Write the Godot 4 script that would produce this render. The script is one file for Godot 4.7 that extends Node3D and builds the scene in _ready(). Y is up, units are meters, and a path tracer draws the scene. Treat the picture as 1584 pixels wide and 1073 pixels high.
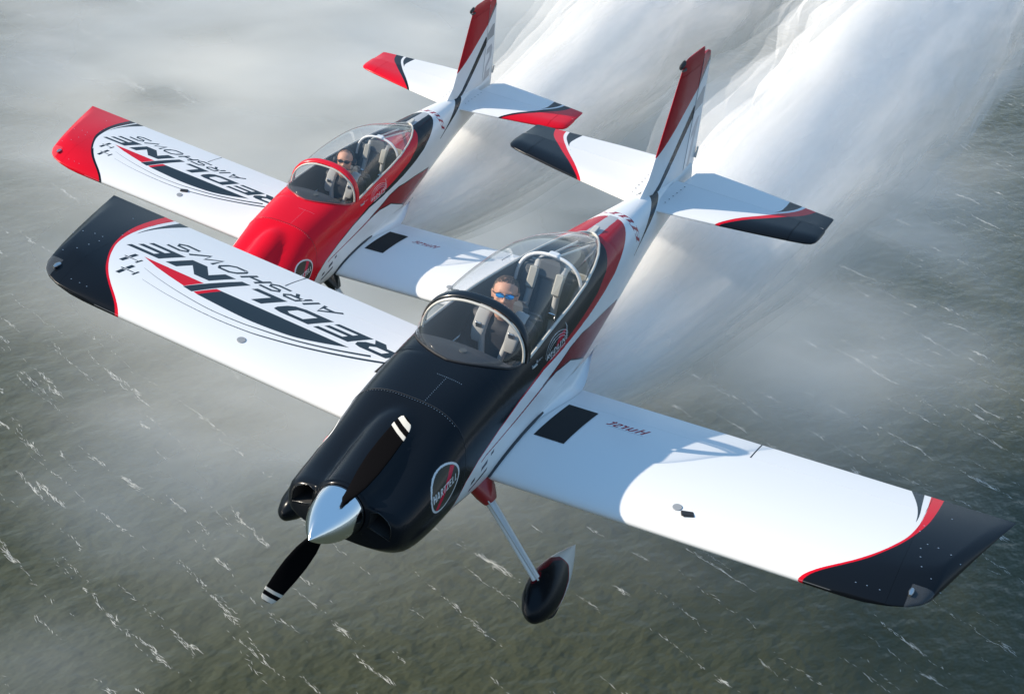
extends Node3D
# Two low-wing aerobatic aeroplanes in close formation over the sea, trailing smoke.
# Aeroplane axes: +x starboard, +y up, +z aft, origin at the wing's leading edge on the centre line, metres.

const CHORD := 1.473
const DIHEDRAL := 0.0612
const SEA := -100.0
var mats := {}
var noise := FastNoiseLite.new()
var swell := FastNoiseLite.new()

func _ready() -> void:
	# ---------------------------------------------------------------- camera, sky, sun, exposure
	var cam := Camera3D.new()
	cam.name = "camera"
	cam.fov = 22.89
	cam.near = 0.1
	cam.far = 20000.0
	cam.transform = Transform3D(Basis(Vector3(-0.8976, 0.1566, 0.4122), Vector3(0.3272, 0.8631, 0.3846), Vector3(-0.2955, 0.4801, -0.8259)).orthonormalized(), Vector3(-3.636, 6.252, -8.995))
	add_child(cam)
	var env := Environment.new()
	var sky := Sky.new()
	var sm := ProceduralSkyMaterial.new()
	sm.sky_top_color = Color(0.42, 0.58, 0.74)
	sm.sky_horizon_color = Color(0.80, 0.87, 0.90)
	sm.sky_curve = 0.12
	sm.sky_energy_multiplier = 1.0
	sm.ground_bottom_color = Color(0.30, 0.32, 0.29)
	sm.ground_horizon_color = Color(0.72, 0.76, 0.78)
	sky.sky_material = sm
	env.background_mode = Environment.BG_SKY
	env.sky = sky
	env.tonemap_mode = Environment.TONE_MAPPER_LINEAR
	env.tonemap_exposure = 1.36
	env.sdfgi_enabled = true
	env.ssao_enabled = true
	env.ssil_enabled = true
	var we := WorldEnvironment.new()
	we.name = "environment"
	we.environment = env
	add_child(we)
	var sun := DirectionalLight3D.new()
	sun.name = "sun"
	sun.light_color = Color(1.0, 0.955, 0.885)
	sun.light_energy = 1.45
	sun.light_angular_distance = 0.5
	sun.shadow_enabled = true
	add_child(sun)
	sun.look_at_from_position(Vector3(1.9, 1.0, -0.9), Vector3.ZERO)

	noise.seed = 7
	noise.frequency = 0.35
	noise.fractal_octaves = 3
	swell.seed = 21
	swell.frequency = 0.13
	swell.fractal_octaves = 3
	make_materials()
	sea()
	foam()

	# ---------------------------------------------------------------- aeroplanes and pilots
	var second := Transform3D(Basis(Vector3(0.9992, 0.0060, -0.0383), Vector3(-0.0075, 0.9992, -0.0392), Vector3(0.0380, 0.0395, 0.9985)).orthonormalized(), Vector3(4.1745, -2.206, 5.6836))
	var decals := make_decals()
	aeroplane(Transform3D.IDENTITY, true, decals)
	aeroplane(second, false, decals)
	pilots(Transform3D.IDENTITY, second)
	smoke_trail(Transform3D.IDENTITY, "dense white smoke trail billowing back from the black-nosed aeroplane", 11)
	smoke_trail(second, "dense white smoke trail billowing back from the red-nosed aeroplane", 12)
	mist()

# ==================================================================== helpers
func tag(o: Node3D, label := "", category := "", group := "", kind := "") -> Node3D:
	if label: o.set_meta("label", label)
	if category: o.set_meta("category", category)
	if group: o.set_meta("group", group)
	if kind: o.set_meta("kind", kind)
	return o

func put(called: String, mesh: Mesh, mat: Material, parent: Node3D) -> MeshInstance3D:
	var o := MeshInstance3D.new()
	o.name = called
	o.mesh = mesh
	if mat: o.material_override = mat
	parent.add_child(o, true)
	return o

func begin() -> SurfaceTool:
	var st := SurfaceTool.new()
	st.begin(Mesh.PRIMITIVE_TRIANGLES)
	return st

func finish(st: SurfaceTool) -> ArrayMesh:
	st.generate_normals()
	return st.commit()

func paint(lin: Color, rough := 0.5, metal := 0.0, coat := 0.0) -> StandardMaterial3D:
	var m := StandardMaterial3D.new()
	m.albedo_color = lin.linear_to_srgb()
	m.roughness = rough
	m.metallic = metal
	if coat > 0.0:
		m.clearcoat_enabled = true
		m.clearcoat = coat
		m.clearcoat_roughness = 0.03
	return m

# rows of points joined into a smooth sheet; uvs may be empty
func sheet(st: SurfaceTool, rows: Array, uvs: Array, wrap := false, smooth := 0) -> void:
	st.set_smooth_group(smooth)
	for i in rows.size() - 1:
		var a: PackedVector3Array = rows[i]
		var b: PackedVector3Array = rows[i + 1]
		var n := a.size() if wrap else a.size() - 1
		for j in n:
			var k := (j + 1) % a.size()
			for c in [[i, j], [i + 1, j], [i, k], [i, k], [i + 1, j], [i + 1, k]]:
				if uvs: st.set_uv(uvs[c[0]][c[1]])
				st.add_vertex(rows[c[0]][c[1]])

func fan(st: SurfaceTool, ring: PackedVector3Array, uv: Variant = null, flip := false, smooth := -1) -> void:
	st.set_smooth_group(smooth)
	var c := Vector3.ZERO
	for p in ring: c += p
	c /= ring.size()
	for i in ring.size():
		var q := ring[(i + 1) % ring.size()]
		if uv != null: st.set_uv(uv)
		for p in ([c, q, ring[i]] if flip else [c, ring[i], q]):
			st.add_vertex(p)

# a tube along points, with a radius for each (or one), elliptical if flat < 1 (flat acts along the axis "thin")
func tube(st: SurfaceTool, pts: PackedVector3Array, radii: Array, sides := 10, caps := true, thin := Vector3.ZERO, flat := 1.0) -> void:
	var rows := []
	var up := Vector3.UP
	for i in pts.size():
		var d: Vector3 = (pts[mini(i + 1, pts.size() - 1)] - pts[maxi(i - 1, 0)]).normalized()
		if thin != Vector3.ZERO: up = thin
		elif absf(d.dot(up)) > 0.95: up = Vector3.RIGHT if absf(d.x) < 0.9 else Vector3.BACK
		var a := d.cross(up).normalized()
		var b := a.cross(d).normalized()
		up = b
		var r: float = radii[mini(i, radii.size() - 1)]
		var ring := PackedVector3Array()
		for k in sides:
			var t := TAU * k / sides
			ring.append(pts[i] + (a * cos(t) + b * sin(t) * flat) * r)
		rows.append(ring)
	sheet(st, rows, [], true)
	if caps:
		fan(st, rows[0], null, true)
		fan(st, rows[-1])

# a box with chamfered edges, in a transform
func block(st: SurfaceTool, t: Transform3D, size: Vector3, bevel := 0.01) -> void:
	var h := size / 2.0
	var b := minf(bevel, minf(h.x, minf(h.y, h.z)) * 0.9)
	var rows := []
	for s in [[-h.y, b], [-h.y + b, 0.0], [h.y - b, 0.0], [h.y, b]]:
		var x: float = h.x - s[1]
		var z: float = h.z - s[1]
		var ring := PackedVector3Array()
		for p in [[-x, -z + b], [-x + b, -z], [x - b, -z], [x, -z + b], [x, z - b], [x - b, z], [-x + b, z], [-x, z - b]]:
			ring.append(t * Vector3(p[0], s[0], p[1]))
		rows.append(ring)
	sheet(st, rows, [], true, -1)
	fan(st, rows[0], null, true)
	fan(st, rows[-1])

# smooth (Catmull-Rom) look-up in a table of [key, value, value ...]; column k
func curve(table: Array, at: float, k := 1) -> float:
	var n := table.size()
	if at <= table[0][0]: return table[0][k]
	if at >= table[n - 1][0]: return table[n - 1][k]
	var i := 0
	while table[i + 1][0] < at: i += 1
	var h: float = table[i + 1][0] - table[i][0]
	var t: float = (at - table[i][0]) / h
	var slope := func(j: int) -> float:
		var lo := maxi(j - 1, 0)
		var hi := mini(j + 1, n - 1)
		return (table[hi][k] - table[lo][k]) / (table[hi][0] - table[lo][0])
	var a: float = table[i][k]
	var b: float = table[i + 1][k]
	var ma: float = slope.call(i) * h
	var mb: float = slope.call(i + 1) * h
	return (2 * t * t * t - 3 * t * t + 1) * a + (t * t * t - 2 * t * t + t) * ma + (-2 * t * t * t + 3 * t * t) * b + (t * t * t - t * t) * mb

func straight(table: Array, at: float, k := 1) -> float:
	if at <= table[0][0]: return table[0][k]
	for i in table.size() - 1:
		if at <= table[i + 1][0]:
			return lerpf(table[i][k], table[i + 1][k], (at - table[i][0]) / (table[i + 1][0] - table[i][0]))
	return table[-1][k]

# ==================================================================== drawing into pictures
# even-odd fill of outlines (each a flat list x, y, x, y ...), mapped by scale and offset to pixels
func fill(img: Image, outlines: Array, color: Color, sc := Vector2.ONE, off := Vector2.ZERO) -> void:
	var polys := []
	var lo := 1e9
	var hi := -1e9
	for o in outlines:
		var p := PackedVector2Array()
		for i in range(0, o.size(), 2):
			var v := Vector2(o[i], o[i + 1]) * sc + off
			p.append(v)
			lo = minf(lo, v.y)
			hi = maxf(hi, v.y)
		polys.append(p)
	for y in range(maxi(0, int(lo)), mini(img.get_height() - 1, int(hi)) + 1):
		var xs := []
		var yc := y + 0.5
		for p in polys:
			for i in p.size():
				var a: Vector2 = p[i]
				var b: Vector2 = p[(i + 1) % p.size()]
				if (a.y <= yc) != (b.y <= yc):
					xs.append(a.x + (yc - a.y) / (b.y - a.y) * (b.x - a.x))
		xs.sort()
		for i in range(0, xs.size() - 1, 2):
			var x0 := int(round(xs[i]))
			var x1 := int(round(xs[i + 1]))
			if x1 > x0: img.fill_rect(Rect2i(x0, y, x1 - x0, 1), color)

# a polyline of some width as one outline; width may taper
func ribbon(pts: Array, w0: float, w1: float, w2 := -1.0) -> Array:
	var left := []
	var right := []
	var p := PackedVector2Array()
	for i in range(0, pts.size(), 2): p.append(Vector2(pts[i], pts[i + 1]))
	for i in p.size():
		var d: Vector2 = (p[mini(i + 1, p.size() - 1)] - p[maxi(i - 1, 0)]).normalized()
		var n := Vector2(-d.y, d.x)
		var f := float(i) / (p.size() - 1)
		var w := lerpf(w0, w1, f) if w2 < 0 else (lerpf(w0, w1, f * 2) if f < 0.5 else lerpf(w1, w2, f * 2 - 1))
		left.append(p[i] + n * w / 2)
		right.push_front(p[i] - n * w / 2)
	var out := []
	for v in left + right: out.append_array([v.x, v.y])
	return out

# a smooth line through points
func spline(pts: Array, steps := 6) -> Array:
	var p := PackedVector2Array()
	for i in range(0, pts.size(), 2): p.append(Vector2(pts[i], pts[i + 1]))
	var out := []
	for i in p.size() - 1:
		for s in steps:
			var v := p[i].cubic_interpolate(p[i + 1], p[maxi(i - 1, 0)], p[mini(i + 2, p.size() - 1)], float(s) / steps)
			out.append_array([v.x, v.y])
	out.append_array([p[-1].x, p[-1].y])
	return out

# lettering from a font, set into a box (x, y, w, h in pixels), slanted
func letter(img: Image, text: String, box: Rect2, color: Color, font_name := "Droid Sans", bold := true, slant := 0.0, flip := false) -> void:
	var f := SystemFont.new()
	f.font_names = PackedStringArray([font_name])
	f.font_weight = 700 if bold else 400
	var tm := TextMesh.new()
	tm.font = f
	tm.text = text
	tm.depth = 0.0
	tm.font_size = 64
	tm.curve_step = 1.0
	var arr := tm.get_mesh_arrays()
	var v: PackedVector3Array = arr[Mesh.ARRAY_VERTEX]
	var ix: PackedInt32Array = arr[Mesh.ARRAY_INDEX]
	if v.is_empty(): return
	var lo := Vector2(1e9, 1e9)
	var hi := -lo
	for p in v:
		lo = lo.min(Vector2(p.x, p.y))
		hi = hi.max(Vector2(p.x, p.y))
	var q := PackedVector2Array()
	for p in v:
		var u := (Vector2(p.x, p.y) - lo) / (hi - lo)
		var w := Vector2(box.position.x + u.x * box.size.x + slant * u.y * box.size.y, box.position.y + (1.0 - u.y) * box.size.y)
		if flip: w = box.position * 2.0 + box.size - w
		q.append(w)
	var idx: Array = Array(ix) if ix.size() else range(v.size())
	for i in range(0, idx.size(), 3):
		var a := q[idx[i]]
		var b := q[idx[i + 1]]
		var c := q[idx[i + 2]]
		fill(img, [[a.x, a.y, b.x, b.y, c.x, c.y]], color)

func texture(img: Image) -> ImageTexture:
	return ImageTexture.create_from_image(img)

func printed(img: Image, rough := 0.25) -> StandardMaterial3D:
	var m := StandardMaterial3D.new()
	m.albedo_texture = texture(img)
	m.roughness = rough
	m.metallic_specular = 0.27
	m.clearcoat_enabled = true
	m.clearcoat = 0.06
	m.clearcoat_roughness = 0.04
	return m

# ==================================================================== materials
const WHITE := Color(0.80, 0.80, 0.80)
const BLACK := Color(0.006, 0.008, 0.011)
const RED := Color(0.66, 0.004, 0.018)
const GREY := Color(0.42, 0.43, 0.45)

func srgb(c: Color) -> Color:
	return c.linear_to_srgb()

func make_materials() -> void:
	mats.white = paint(WHITE, 0.28, 0.0, 0.3)
	mats.black = paint(BLACK, 0.22, 0.0, 0.15)
	mats.red = paint(RED, 0.25, 0.0, 0.15)
	mats.darkred = paint(Color(0.32, 0.006, 0.014), 0.3, 0.0, 0.6)
	mats.chrome = paint(Color(0.86, 0.87, 0.88), 0.10, 1.0)
	mats.steel = paint(Color(0.55, 0.56, 0.57), 0.32, 1.0)
	mats.legs = paint(Color(0.72, 0.73, 0.74), 0.2, 0.12)
	mats.rubber = paint(Color(0.012, 0.012, 0.013), 0.8)
	mats.trim = paint(Color(0.55, 0.53, 0.48), 0.4)
	mats.lining = paint(Color(0.055, 0.060, 0.060), 0.75)
	mats.panel = paint(Color(0.018, 0.018, 0.02), 0.6)
	mats.cushion = paint(Color(0.09, 0.096, 0.10), 0.85)
	mats.beige = paint(Color(0.36, 0.35, 0.31), 0.85)
	mats.strap = paint(Color(0.40, 0.40, 0.39), 0.9)
	mats.padding = paint(Color(0.34, 0.34, 0.33), 0.9)
	mats.duct = paint(Color(0.03, 0.03, 0.03), 0.8)
	mats.screw = paint(Color(0.55, 0.55, 0.56), 0.3, 0.9)
	mats.blade = paint(Color(0.005, 0.005, 0.006), 0.6)
	mats.blade.specular_mode = BaseMaterial3D.SPECULAR_DISABLED
	mats.cap = paint(Color(0.30, 0.31, 0.32), 0.5)
	mats.bladetip = paint(Color(0.62, 0.62, 0.60), 0.45)
	mats.walkway = paint(Color(0.014, 0.014, 0.015), 0.95)
	mats.seam = paint(Color(0.03, 0.035, 0.045), 0.6)
	var g := StandardMaterial3D.new()
	g.albedo_color = Color(0.92, 0.95, 0.95, 0.02)
	g.transparency = BaseMaterial3D.TRANSPARENCY_ALPHA
	g.roughness = 0.02
	mats.glass = g
	var l := StandardMaterial3D.new()
	l.albedo_color = Color(0.9, 0.93, 0.95, 0.05)
	l.transparency = BaseMaterial3D.TRANSPARENCY_ALPHA
	l.roughness = 0.03
	l.metallic_specular = 0.2
	mats.lens = l

# ==================================================================== sea
func wave(x: float, z: float) -> float:
	# wind from one side: crests lie across the wind and are longer than they are deep
	var a := x * 0.93 + z * 0.36
	var b := -x * 0.36 + z * 0.93
	return swell.get_noise_2d(a * 1.0, b * 0.5) * 0.22 + noise.get_noise_2d(a * 0.9, b * 0.45) * 0.13

func sea() -> void:
	var xs := [-9000.0, -3000.0, -1000.0, -400.0, -200.0, -120.0]
	var zs := [-9000.0, -3000.0, -1000.0, -300.0, -100.0, 0.0, 30.0]
	var v := -80.0
	while v <= 250.0:
		xs.append(v)
		v += 0.9
	xs.append_array([300.0, 400.0, 700.0, 1500.0, 4000.0, 9000.0])
	v = 50.0
	while v <= 470.0:
		zs.append(v)
		v += 0.9 if v < 300.0 else 1.3
	zs.append_array([520.0, 700.0, 1200.0, 3000.0, 9000.0])
	var vs := PackedVector3Array()
	var ns := PackedVector3Array()
	var uv := PackedVector2Array()
	var ix := PackedInt32Array()
	for i in zs.size():
		for j in xs.size():
			var x: float = xs[j]
			var z: float = zs[i]
			var near := 1.0 if absf(x - 85.0) < 200.0 and absf(z - 250.0) < 270.0 else 0.0
			var y := wave(x, z) * near
			vs.append(Vector3(x, SEA + y, z))
			var e := 0.5
			ns.append(Vector3((y - wave(x + e, z) * near) / e, 1.0, (y - wave(x, z + e) * near) / e).normalized())
			uv.append(Vector2(x * 0.93 + z * 0.36, -x * 0.36 + z * 0.93))
	var w := xs.size()
	for i in zs.size() - 1:
		for j in w - 1:
			var a := i * w + j
			ix.append_array([a, a + 1, a + w, a + 1, a + w + 1, a + w])
	var arr := []
	arr.resize(Mesh.ARRAY_MAX)
	arr[Mesh.ARRAY_VERTEX] = vs
	arr[Mesh.ARRAY_NORMAL] = ns
	arr[Mesh.ARRAY_TEX_UV] = uv
	arr[Mesh.ARRAY_INDEX] = ix
	var me := ArrayMesh.new()
	me.add_surface_from_arrays(Mesh.PRIMITIVE_TRIANGLES, arr)
	var m := StandardMaterial3D.new()
	m.albedo_color = srgb(Color(0.066, 0.074, 0.049))
	m.roughness = 0.22
	m.metallic_specular = 0.22
	var n := FastNoiseLite.new()
	n.seed = 5
	n.frequency = 0.014
	n.fractal_octaves = 3
	n.fractal_gain = 0.5
	var nt := NoiseTexture2D.new()
	nt.noise = n
	nt.width = 1024
	nt.height = 1024
	nt.seamless = true
	nt.as_normal_map = true
	nt.bump_strength = 6.0
	m.normal_enabled = true
	m.normal_texture = nt
	m.normal_scale = 1.0
	m.uv1_scale = Vector3(1.0 / 27.0, 1.0 / 49.0, 1.0)
	tag(put("water", me, m, self), "", "", "", "structure")

func thread(st: SurfaceTool, r: RandomNumberGenerator, p: Vector2, d: Vector2, length: float, clots: FastNoiseLite) -> void:
	# a chain of small torn fibres, clotted here and there
	var side := Vector2(-d.y, d.x)
	var drift := 0.0
	var s := 0.0
	var vigour := r.randf_range(0.35, 1.0)
	while s < length:
		s += r.randf_range(0.10, 0.30)
		drift = drift * 0.93 + r.randfn(0.0, 0.07)
		var q := p + d * s + side * drift
		var clot := clampf(clots.get_noise_2d(q.x * 3.0, q.y * 3.0) * 2.2 + 0.35, 0.0, 1.5) * vigour * sin(PI * clampf(s / length, 0.0, 1.0))
		if r.randf() > 0.28 + clot: continue
		for k in (1 if r.randf() > clot * 0.6 else r.randi_range(2, 4)):
			var c := q + side * r.randfn(0.0, 0.07 + 0.10 * clot)
			var e := d.rotated(r.randfn(0.0, 0.26))
			var n := Vector2(-e.y, e.x)
			var l := r.randf_range(0.14, 0.55) * (0.6 + clot)
			var w := r.randf_range(0.013, 0.036) * (0.7 + 0.6 * clot)
			var quad := []
			for v in [c - e * l, c + n * w + e * r.randf_range(-0.2, 0.2) * l, c - n * w, c + e * l]: quad.append(Vector3(v.x, SEA + wave(v.x, v.y) + 0.05, v.y))
			for v in [0, 1, 2, 2, 1, 3]: st.add_vertex(quad[v])

func foam() -> void:
	# broken threads of foam drawn out along the wind
	var r := RandomNumberGenerator.new()
	r.seed = 99
	var st := begin()
	st.set_smooth_group(-1)
	var along := Vector2(0.93, 0.36)
	var across := Vector2(-0.36, 0.93)
	var patch := FastNoiseLite.new()
	patch.seed = 3
	patch.frequency = 0.02
	var clots := FastNoiseLite.new()
	clots.seed = 41
	clots.frequency = 0.06
	var row_at := -190.0
	while row_at < 420.0:
		row_at += r.randf_range(1.0, 3.2)
		var s0 := -120.0
		while s0 < 420.0:
			var length := minf(absf(r.randfn(0.0, 9.0)) + 2.0, 28.0)
			s0 += length + absf(r.randfn(0.0, 10.0)) + 1.0
			var p := along * (s0 - length) + across * (row_at + r.randfn(0.0, 0.9))
			if p.x < -75.0 or p.x > 240.0 or p.y < 55.0 or p.y > 440.0: continue
			if patch.get_noise_2d(p.x, p.y) * 0.9 + r.randf_range(-0.5, 0.5) < -0.22: continue
			thread(st, r, p, along.rotated(r.randfn(0.0, 0.06)), length, clots)
	var m := paint(Color(0.60, 0.60, 0.55), 0.9)
	tag(put("sea_foam", finish(st), m, self), "broken white threads of foam streaking diagonally across the dark green sea", "foam", "", "stuff")

# ==================================================================== body shape
const SEC := [[-1.33, 0.50, 0.165, 0.17, 2.0], [-1.25, 0.53, 0.10, 0.36, 2.2], [-1.1, 0.58, 0.0, 0.40, 2.4], [-0.9, 0.645, -0.06, 0.42, 2.5], [-0.5, 0.725, -0.12, 0.435, 2.8],
	[0.0, 0.785, -0.14, 0.445, 3.4], [0.4, 0.80, -0.14, 0.445, 4.0], [1.0, 0.80, -0.13, 0.43, 4.0], [1.6, 0.79, -0.10, 0.385, 3.6], [2.1, 0.775, -0.06, 0.335, 3.2],
	[2.6, 0.76, -0.01, 0.285, 2.8], [3.2, 0.715, 0.06, 0.215, 2.6], [3.8, 0.66, 0.12, 0.145, 2.4], [4.4, 0.61, 0.17, 0.085, 2.2], [4.95, 0.58, 0.20, 0.042, 2.0]]
const COWL := [[-1.27, 0.428, 0.09, 0.392, 3.0], [-1.15, 0.444, 0.01, 0.412, 3.2], [-0.95, 0.512, -0.06, 0.426, 3.0], [-0.7, 0.632, -0.11, 0.432, 2.8], [-0.5, 0.725, -0.12, 0.435, 2.8]]
const HUMP := [[-1.33, 0.335, 0.172], [-1.1, 0.37, 0.190], [-0.9, 0.425, 0.195], [-0.7, 0.49, 0.19], [-0.5, 0.52, 0.17]]
# the opening of the cockpit in plan: z, half-width
const SILL := [[-0.03, 0.0], [-0.01, 0.09], [0.02, 0.16], [0.06, 0.225], [0.12, 0.29], [0.2, 0.345], [0.3, 0.378], [0.4, 0.385], [0.6, 0.375], [0.85, 0.358], [1.3, 0.325], [1.7, 0.28], [2.0, 0.225], [2.2, 0.175], [2.35, 0.118], [2.44, 0.07], [2.485, 0.03], [2.5, 0.0]]
const CROWN := [[-0.03, 0.784], [0.02, 0.828], [0.1, 0.885], [0.2, 0.945], [0.3, 0.995], [0.4, 1.033], [0.7, 1.095], [1.0, 1.120], [1.3, 1.112], [1.6, 1.058], [1.95, 0.955], [2.2, 0.872], [2.4, 0.80], [2.5, 0.764]]

func ellipse_r(table: Array, z: float, phi: float) -> float:
	var rr := (curve(table, z, 1) - curve(table, z, 2)) / 2.0
	var n := curve(table, z, 4)
	return pow(pow(absf(sin(phi)) / curve(table, z, 3), n) + pow(absf(cos(phi)) / rr, n), -1.0 / n)

func mid(table: Array, z: float) -> float:
	return (curve(table, z, 1) + curve(table, z, 2)) / 2.0

func body_point(z: float, phi: float, side: float) -> Vector3:
	var r := ellipse_r(SEC, z, phi)
	return Vector3(side * r * sin(phi), mid(SEC, z) + r * cos(phi), z)

func cowl_point(z: float, phi: float, side: float) -> Vector3:
	var c := mid(COWL, z)
	var r := ellipse_r(COWL, z, phi)
	var hy := curve(HUMP, z, 1) - c
	var hr := curve(HUMP, z, 2)
	# ray from (0, c) to the spinner-ring hump
	var b := hy * cos(phi)
	var q := b * b - hy * hy + hr * hr
	if q > 0.0:
		var h := b + sqrt(q)
		var k := 0.008
		var d := clampf(0.5 + 0.5 * (h - r) / k, 0.0, 1.0)
		r = lerpf(r, h, d) + k * d * (1.0 - d)
	return Vector3(side * r * sin(phi), c + r * cos(phi), z)

# angle from the top at which the body is half-width x wide
func phi_at_x(z: float, x: float) -> float:
	if x <= 0.0005: return 0.0
	var lo := 0.0
	var hi := PI * 0.45
	for i in 24:
		var m := (lo + hi) / 2.0
		if ellipse_r(SEC, z, m) * sin(m) < x: lo = m
		else: hi = m
	return lo

func sill_point(z: float, side: float, grow := 0.0) -> Vector3:
	var x := straight(SILL, z) + grow
	var p := body_point(z, phi_at_x(z, maxf(x, 0.0)), side)
	return p

func body_uv(z: float, phi: float, side: float) -> Vector2:
	return Vector2((z + 1.35) / 6.3, 0.5 - side * phi / TAU)

# ==================================================================== wing shape
const TIP := [[2.80, 0.0], [3.0, 0.014], [3.13, 0.04], [3.23, 0.085], [3.30, 0.145], [3.345, 0.22], [3.40, 0.42], [3.66, 1.44], [3.668, 1.473]]

func airfoil(s: float) -> Vector2:   # camber, half thickness
	var t := 5.0 * 0.135 * CHORD * (0.2969 * sqrt(s) - 0.126 * s - 0.3516 * s * s + 0.2843 * s * s * s - 0.1036 * s * s * s * s)
	return Vector2(4.0 * 0.018 * CHORD * s * (1.0 - s), t)

func wing_point(side: float, x: float, z: float, up: float) -> Vector3:
	var s := clampf(z / CHORD, 0.0, 1.0)
	var a := airfoil(s)
	var le := straight(TIP, x)
	var e := lerpf(1.0, sqrt(clampf((z - le) / 0.30, 0.0, 1.0)), smoothstep(2.8, 3.2, x))
	e *= lerpf(1.0, 0.72, smoothstep(3.1, 3.66, x))
	return Vector3(side * x, x * DIHEDRAL + a.x + up * maxf(a.y * e, 0.0008), z)

func wing_piece(side: float, xs: Array, z0: float, z1: float) -> ArrayMesh:
	var st := begin()
	var rows := []
	var uvs := []
	for x in xs:
		var le := maxf(z0, straight(TIP, x))
		var ring := PackedVector3Array()
		var uv := PackedVector2Array()
		var n := 26 if z0 < 0.5 else 8
		var zz := []
		for i in n + 1:
			var f := float(i) / n
			zz.append(lerpf(le, maxf(z1, le + 0.0005), f * f if z0 < 0.5 else f))
		for i in range(n, -1, -1):
			ring.append(wing_point(side, x, zz[i], 1.0))
			uv.append(Vector2(x / 3.75, zz[i] / 1.5))
		for i in range(1 if z0 < 0.5 else 0, n + 1):
			ring.append(wing_point(side, x, zz[i], -1.0))
			uv.append(Vector2(x / 3.75, zz[i] / 1.5))
		rows.append(ring)
		uvs.append(uv)
	st.set_smooth_group(0)
	for i in rows.size() - 1:
		var m: int = rows[i].size()
		for j in m:
			var k := (j + 1) % m
			st.set_smooth_group(1 if k == 0 else (2 if z0 > 0.5 and j == m / 2 - 1 else 0))
			var order := [[i, j], [i, k], [i + 1, j], [i + 1, j], [i, k], [i + 1, k]]
			if side < 0: order.reverse()
			for c in order:
				st.set_uv(uvs[c[0]][c[1]])
				st.add_vertex(rows[c[0]][c[1]])
	fan(st, rows[0], Vector2(xs[0] / 3.75 + 0.06, 0.66), side < 0)
	fan(st, rows[-1], Vector2(minf(xs[-1] / 3.75 + 0.06, 0.97), 0.66), side > 0)
	return finish(st)

func steps(a: float, b: float, n: int) -> Array:
	var out := []
	for i in n + 1: out.append(lerpf(a, b, float(i) / n))
	return out

# a thin symmetric surface (stabiliser, fin): edges given per station [along, front, back, half thickness at front, at back]
func plate(stations: Array, place: Callable, uv_of: Callable, round_front := true) -> ArrayMesh:
	var st := begin()
	var rows := []
	var uvs := []
	var n := 10
	for s in stations:
		var ring := PackedVector3Array()
		var uv := PackedVector2Array()
		for half in [1.0, -1.0]:
			for i in n + 1:
				var f := float(i) / n if half < 0 else 1.0 - float(i) / n
				var g := f * f if round_front else f
				var z := lerpf(s[1], s[2], g)
				var th: float = lerpf(s[3], s[4], g)
				if round_front: th *= sqrt(clampf(g * 3.2, 0.0, 1.0)) if g < 0.3125 else 1.0
				ring.append(place.call(s[0], z, half * th))
				uv.append(uv_of.call(s[0], z))
		rows.append(ring)
		uvs.append(uv)
	for i in rows.size() - 1:
		for j in 2 * (n + 1):
			var k := (j + 1) % (2 * (n + 1))
			st.set_smooth_group(1 if k == 0 else (2 if j == n and not round_front else 0))
			for c in [[i, j], [i + 1, j], [i, k], [i, k], [i + 1, j], [i + 1, k]]:
				st.set_uv(uvs[c[0]][c[1]])
				st.add_vertex(rows[c[0]][c[1]])
	fan(st, rows[0], uvs[0][0])
	fan(st, rows[-1], uvs[-1][0], true)
	return finish(st)

# ==================================================================== liveries
const INK := Color(0.022, 0.034, 0.044)
const EDGE_OUT := [2.568, -0.02, 2.63, 0.05, 2.77, 0.174, 2.877, 0.285, 2.95, 0.391, 3.042, 0.568, 3.107, 0.766, 3.15, 0.978, 3.168, 1.214, 3.175, 1.5]
const EDGE_IN := [2.535, -0.02, 2.627, 0.071, 2.765, 0.192, 2.854, 0.286, 2.938, 0.403, 3.007, 0.533, 3.068, 0.698, 3.099, 0.909, 3.104, 1.126, 3.096, 1.29, 3.084, 1.5]
const EDGE_WHITE := [2.924, 0.395, 2.996, 0.535, 3.05, 0.696, 3.08, 0.947, 3.08, 1.088, 3.067, 1.248, 3.048, 1.5]
const EDGE_DARK := [3.0, 0.55, 3.055, 0.72, 3.072, 0.86, 3.06, 1.056, 3.02, 1.25, 2.94, 1.5]

func reversed_pairs(a: Array) -> Array:
	var out := []
	for i in range(a.size() - 2, -1, -2): out.append_array([a[i], a[i + 1]])
	return out

# one slanted block letter of the big wing lettering; parts are outlines in a unit cell (x right, y up)
func block_letter(img: Image, parts: Array, x0: float, x1: float, sc: Vector2) -> void:
	var outlines := []
	for p in parts:
		var o := []
		for i in range(0, p.size(), 2):
			var h: float = p[i + 1]
			o.append_array([lerpf(x0, x1, p[i]) + 0.56 * h * 0.198, 0.908 - h * 0.198])
		outlines.append(o)
	fill(img, outlines, srgb(INK), sc)

func stroke_word(img: Image, strokes: Array, x0: float, w: float, base: float, h: float, thick: float, slant: float, color: Color, sc: Vector2) -> void:
	for s in strokes:
		var o := []
		for i in range(0, s.size(), 2): o.append_array([x0 + s[i] * w + slant * s[i + 1] * h, base - s[i + 1] * h])
		fill(img, [ribbon(o, thick, thick)], color, sc)

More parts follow.
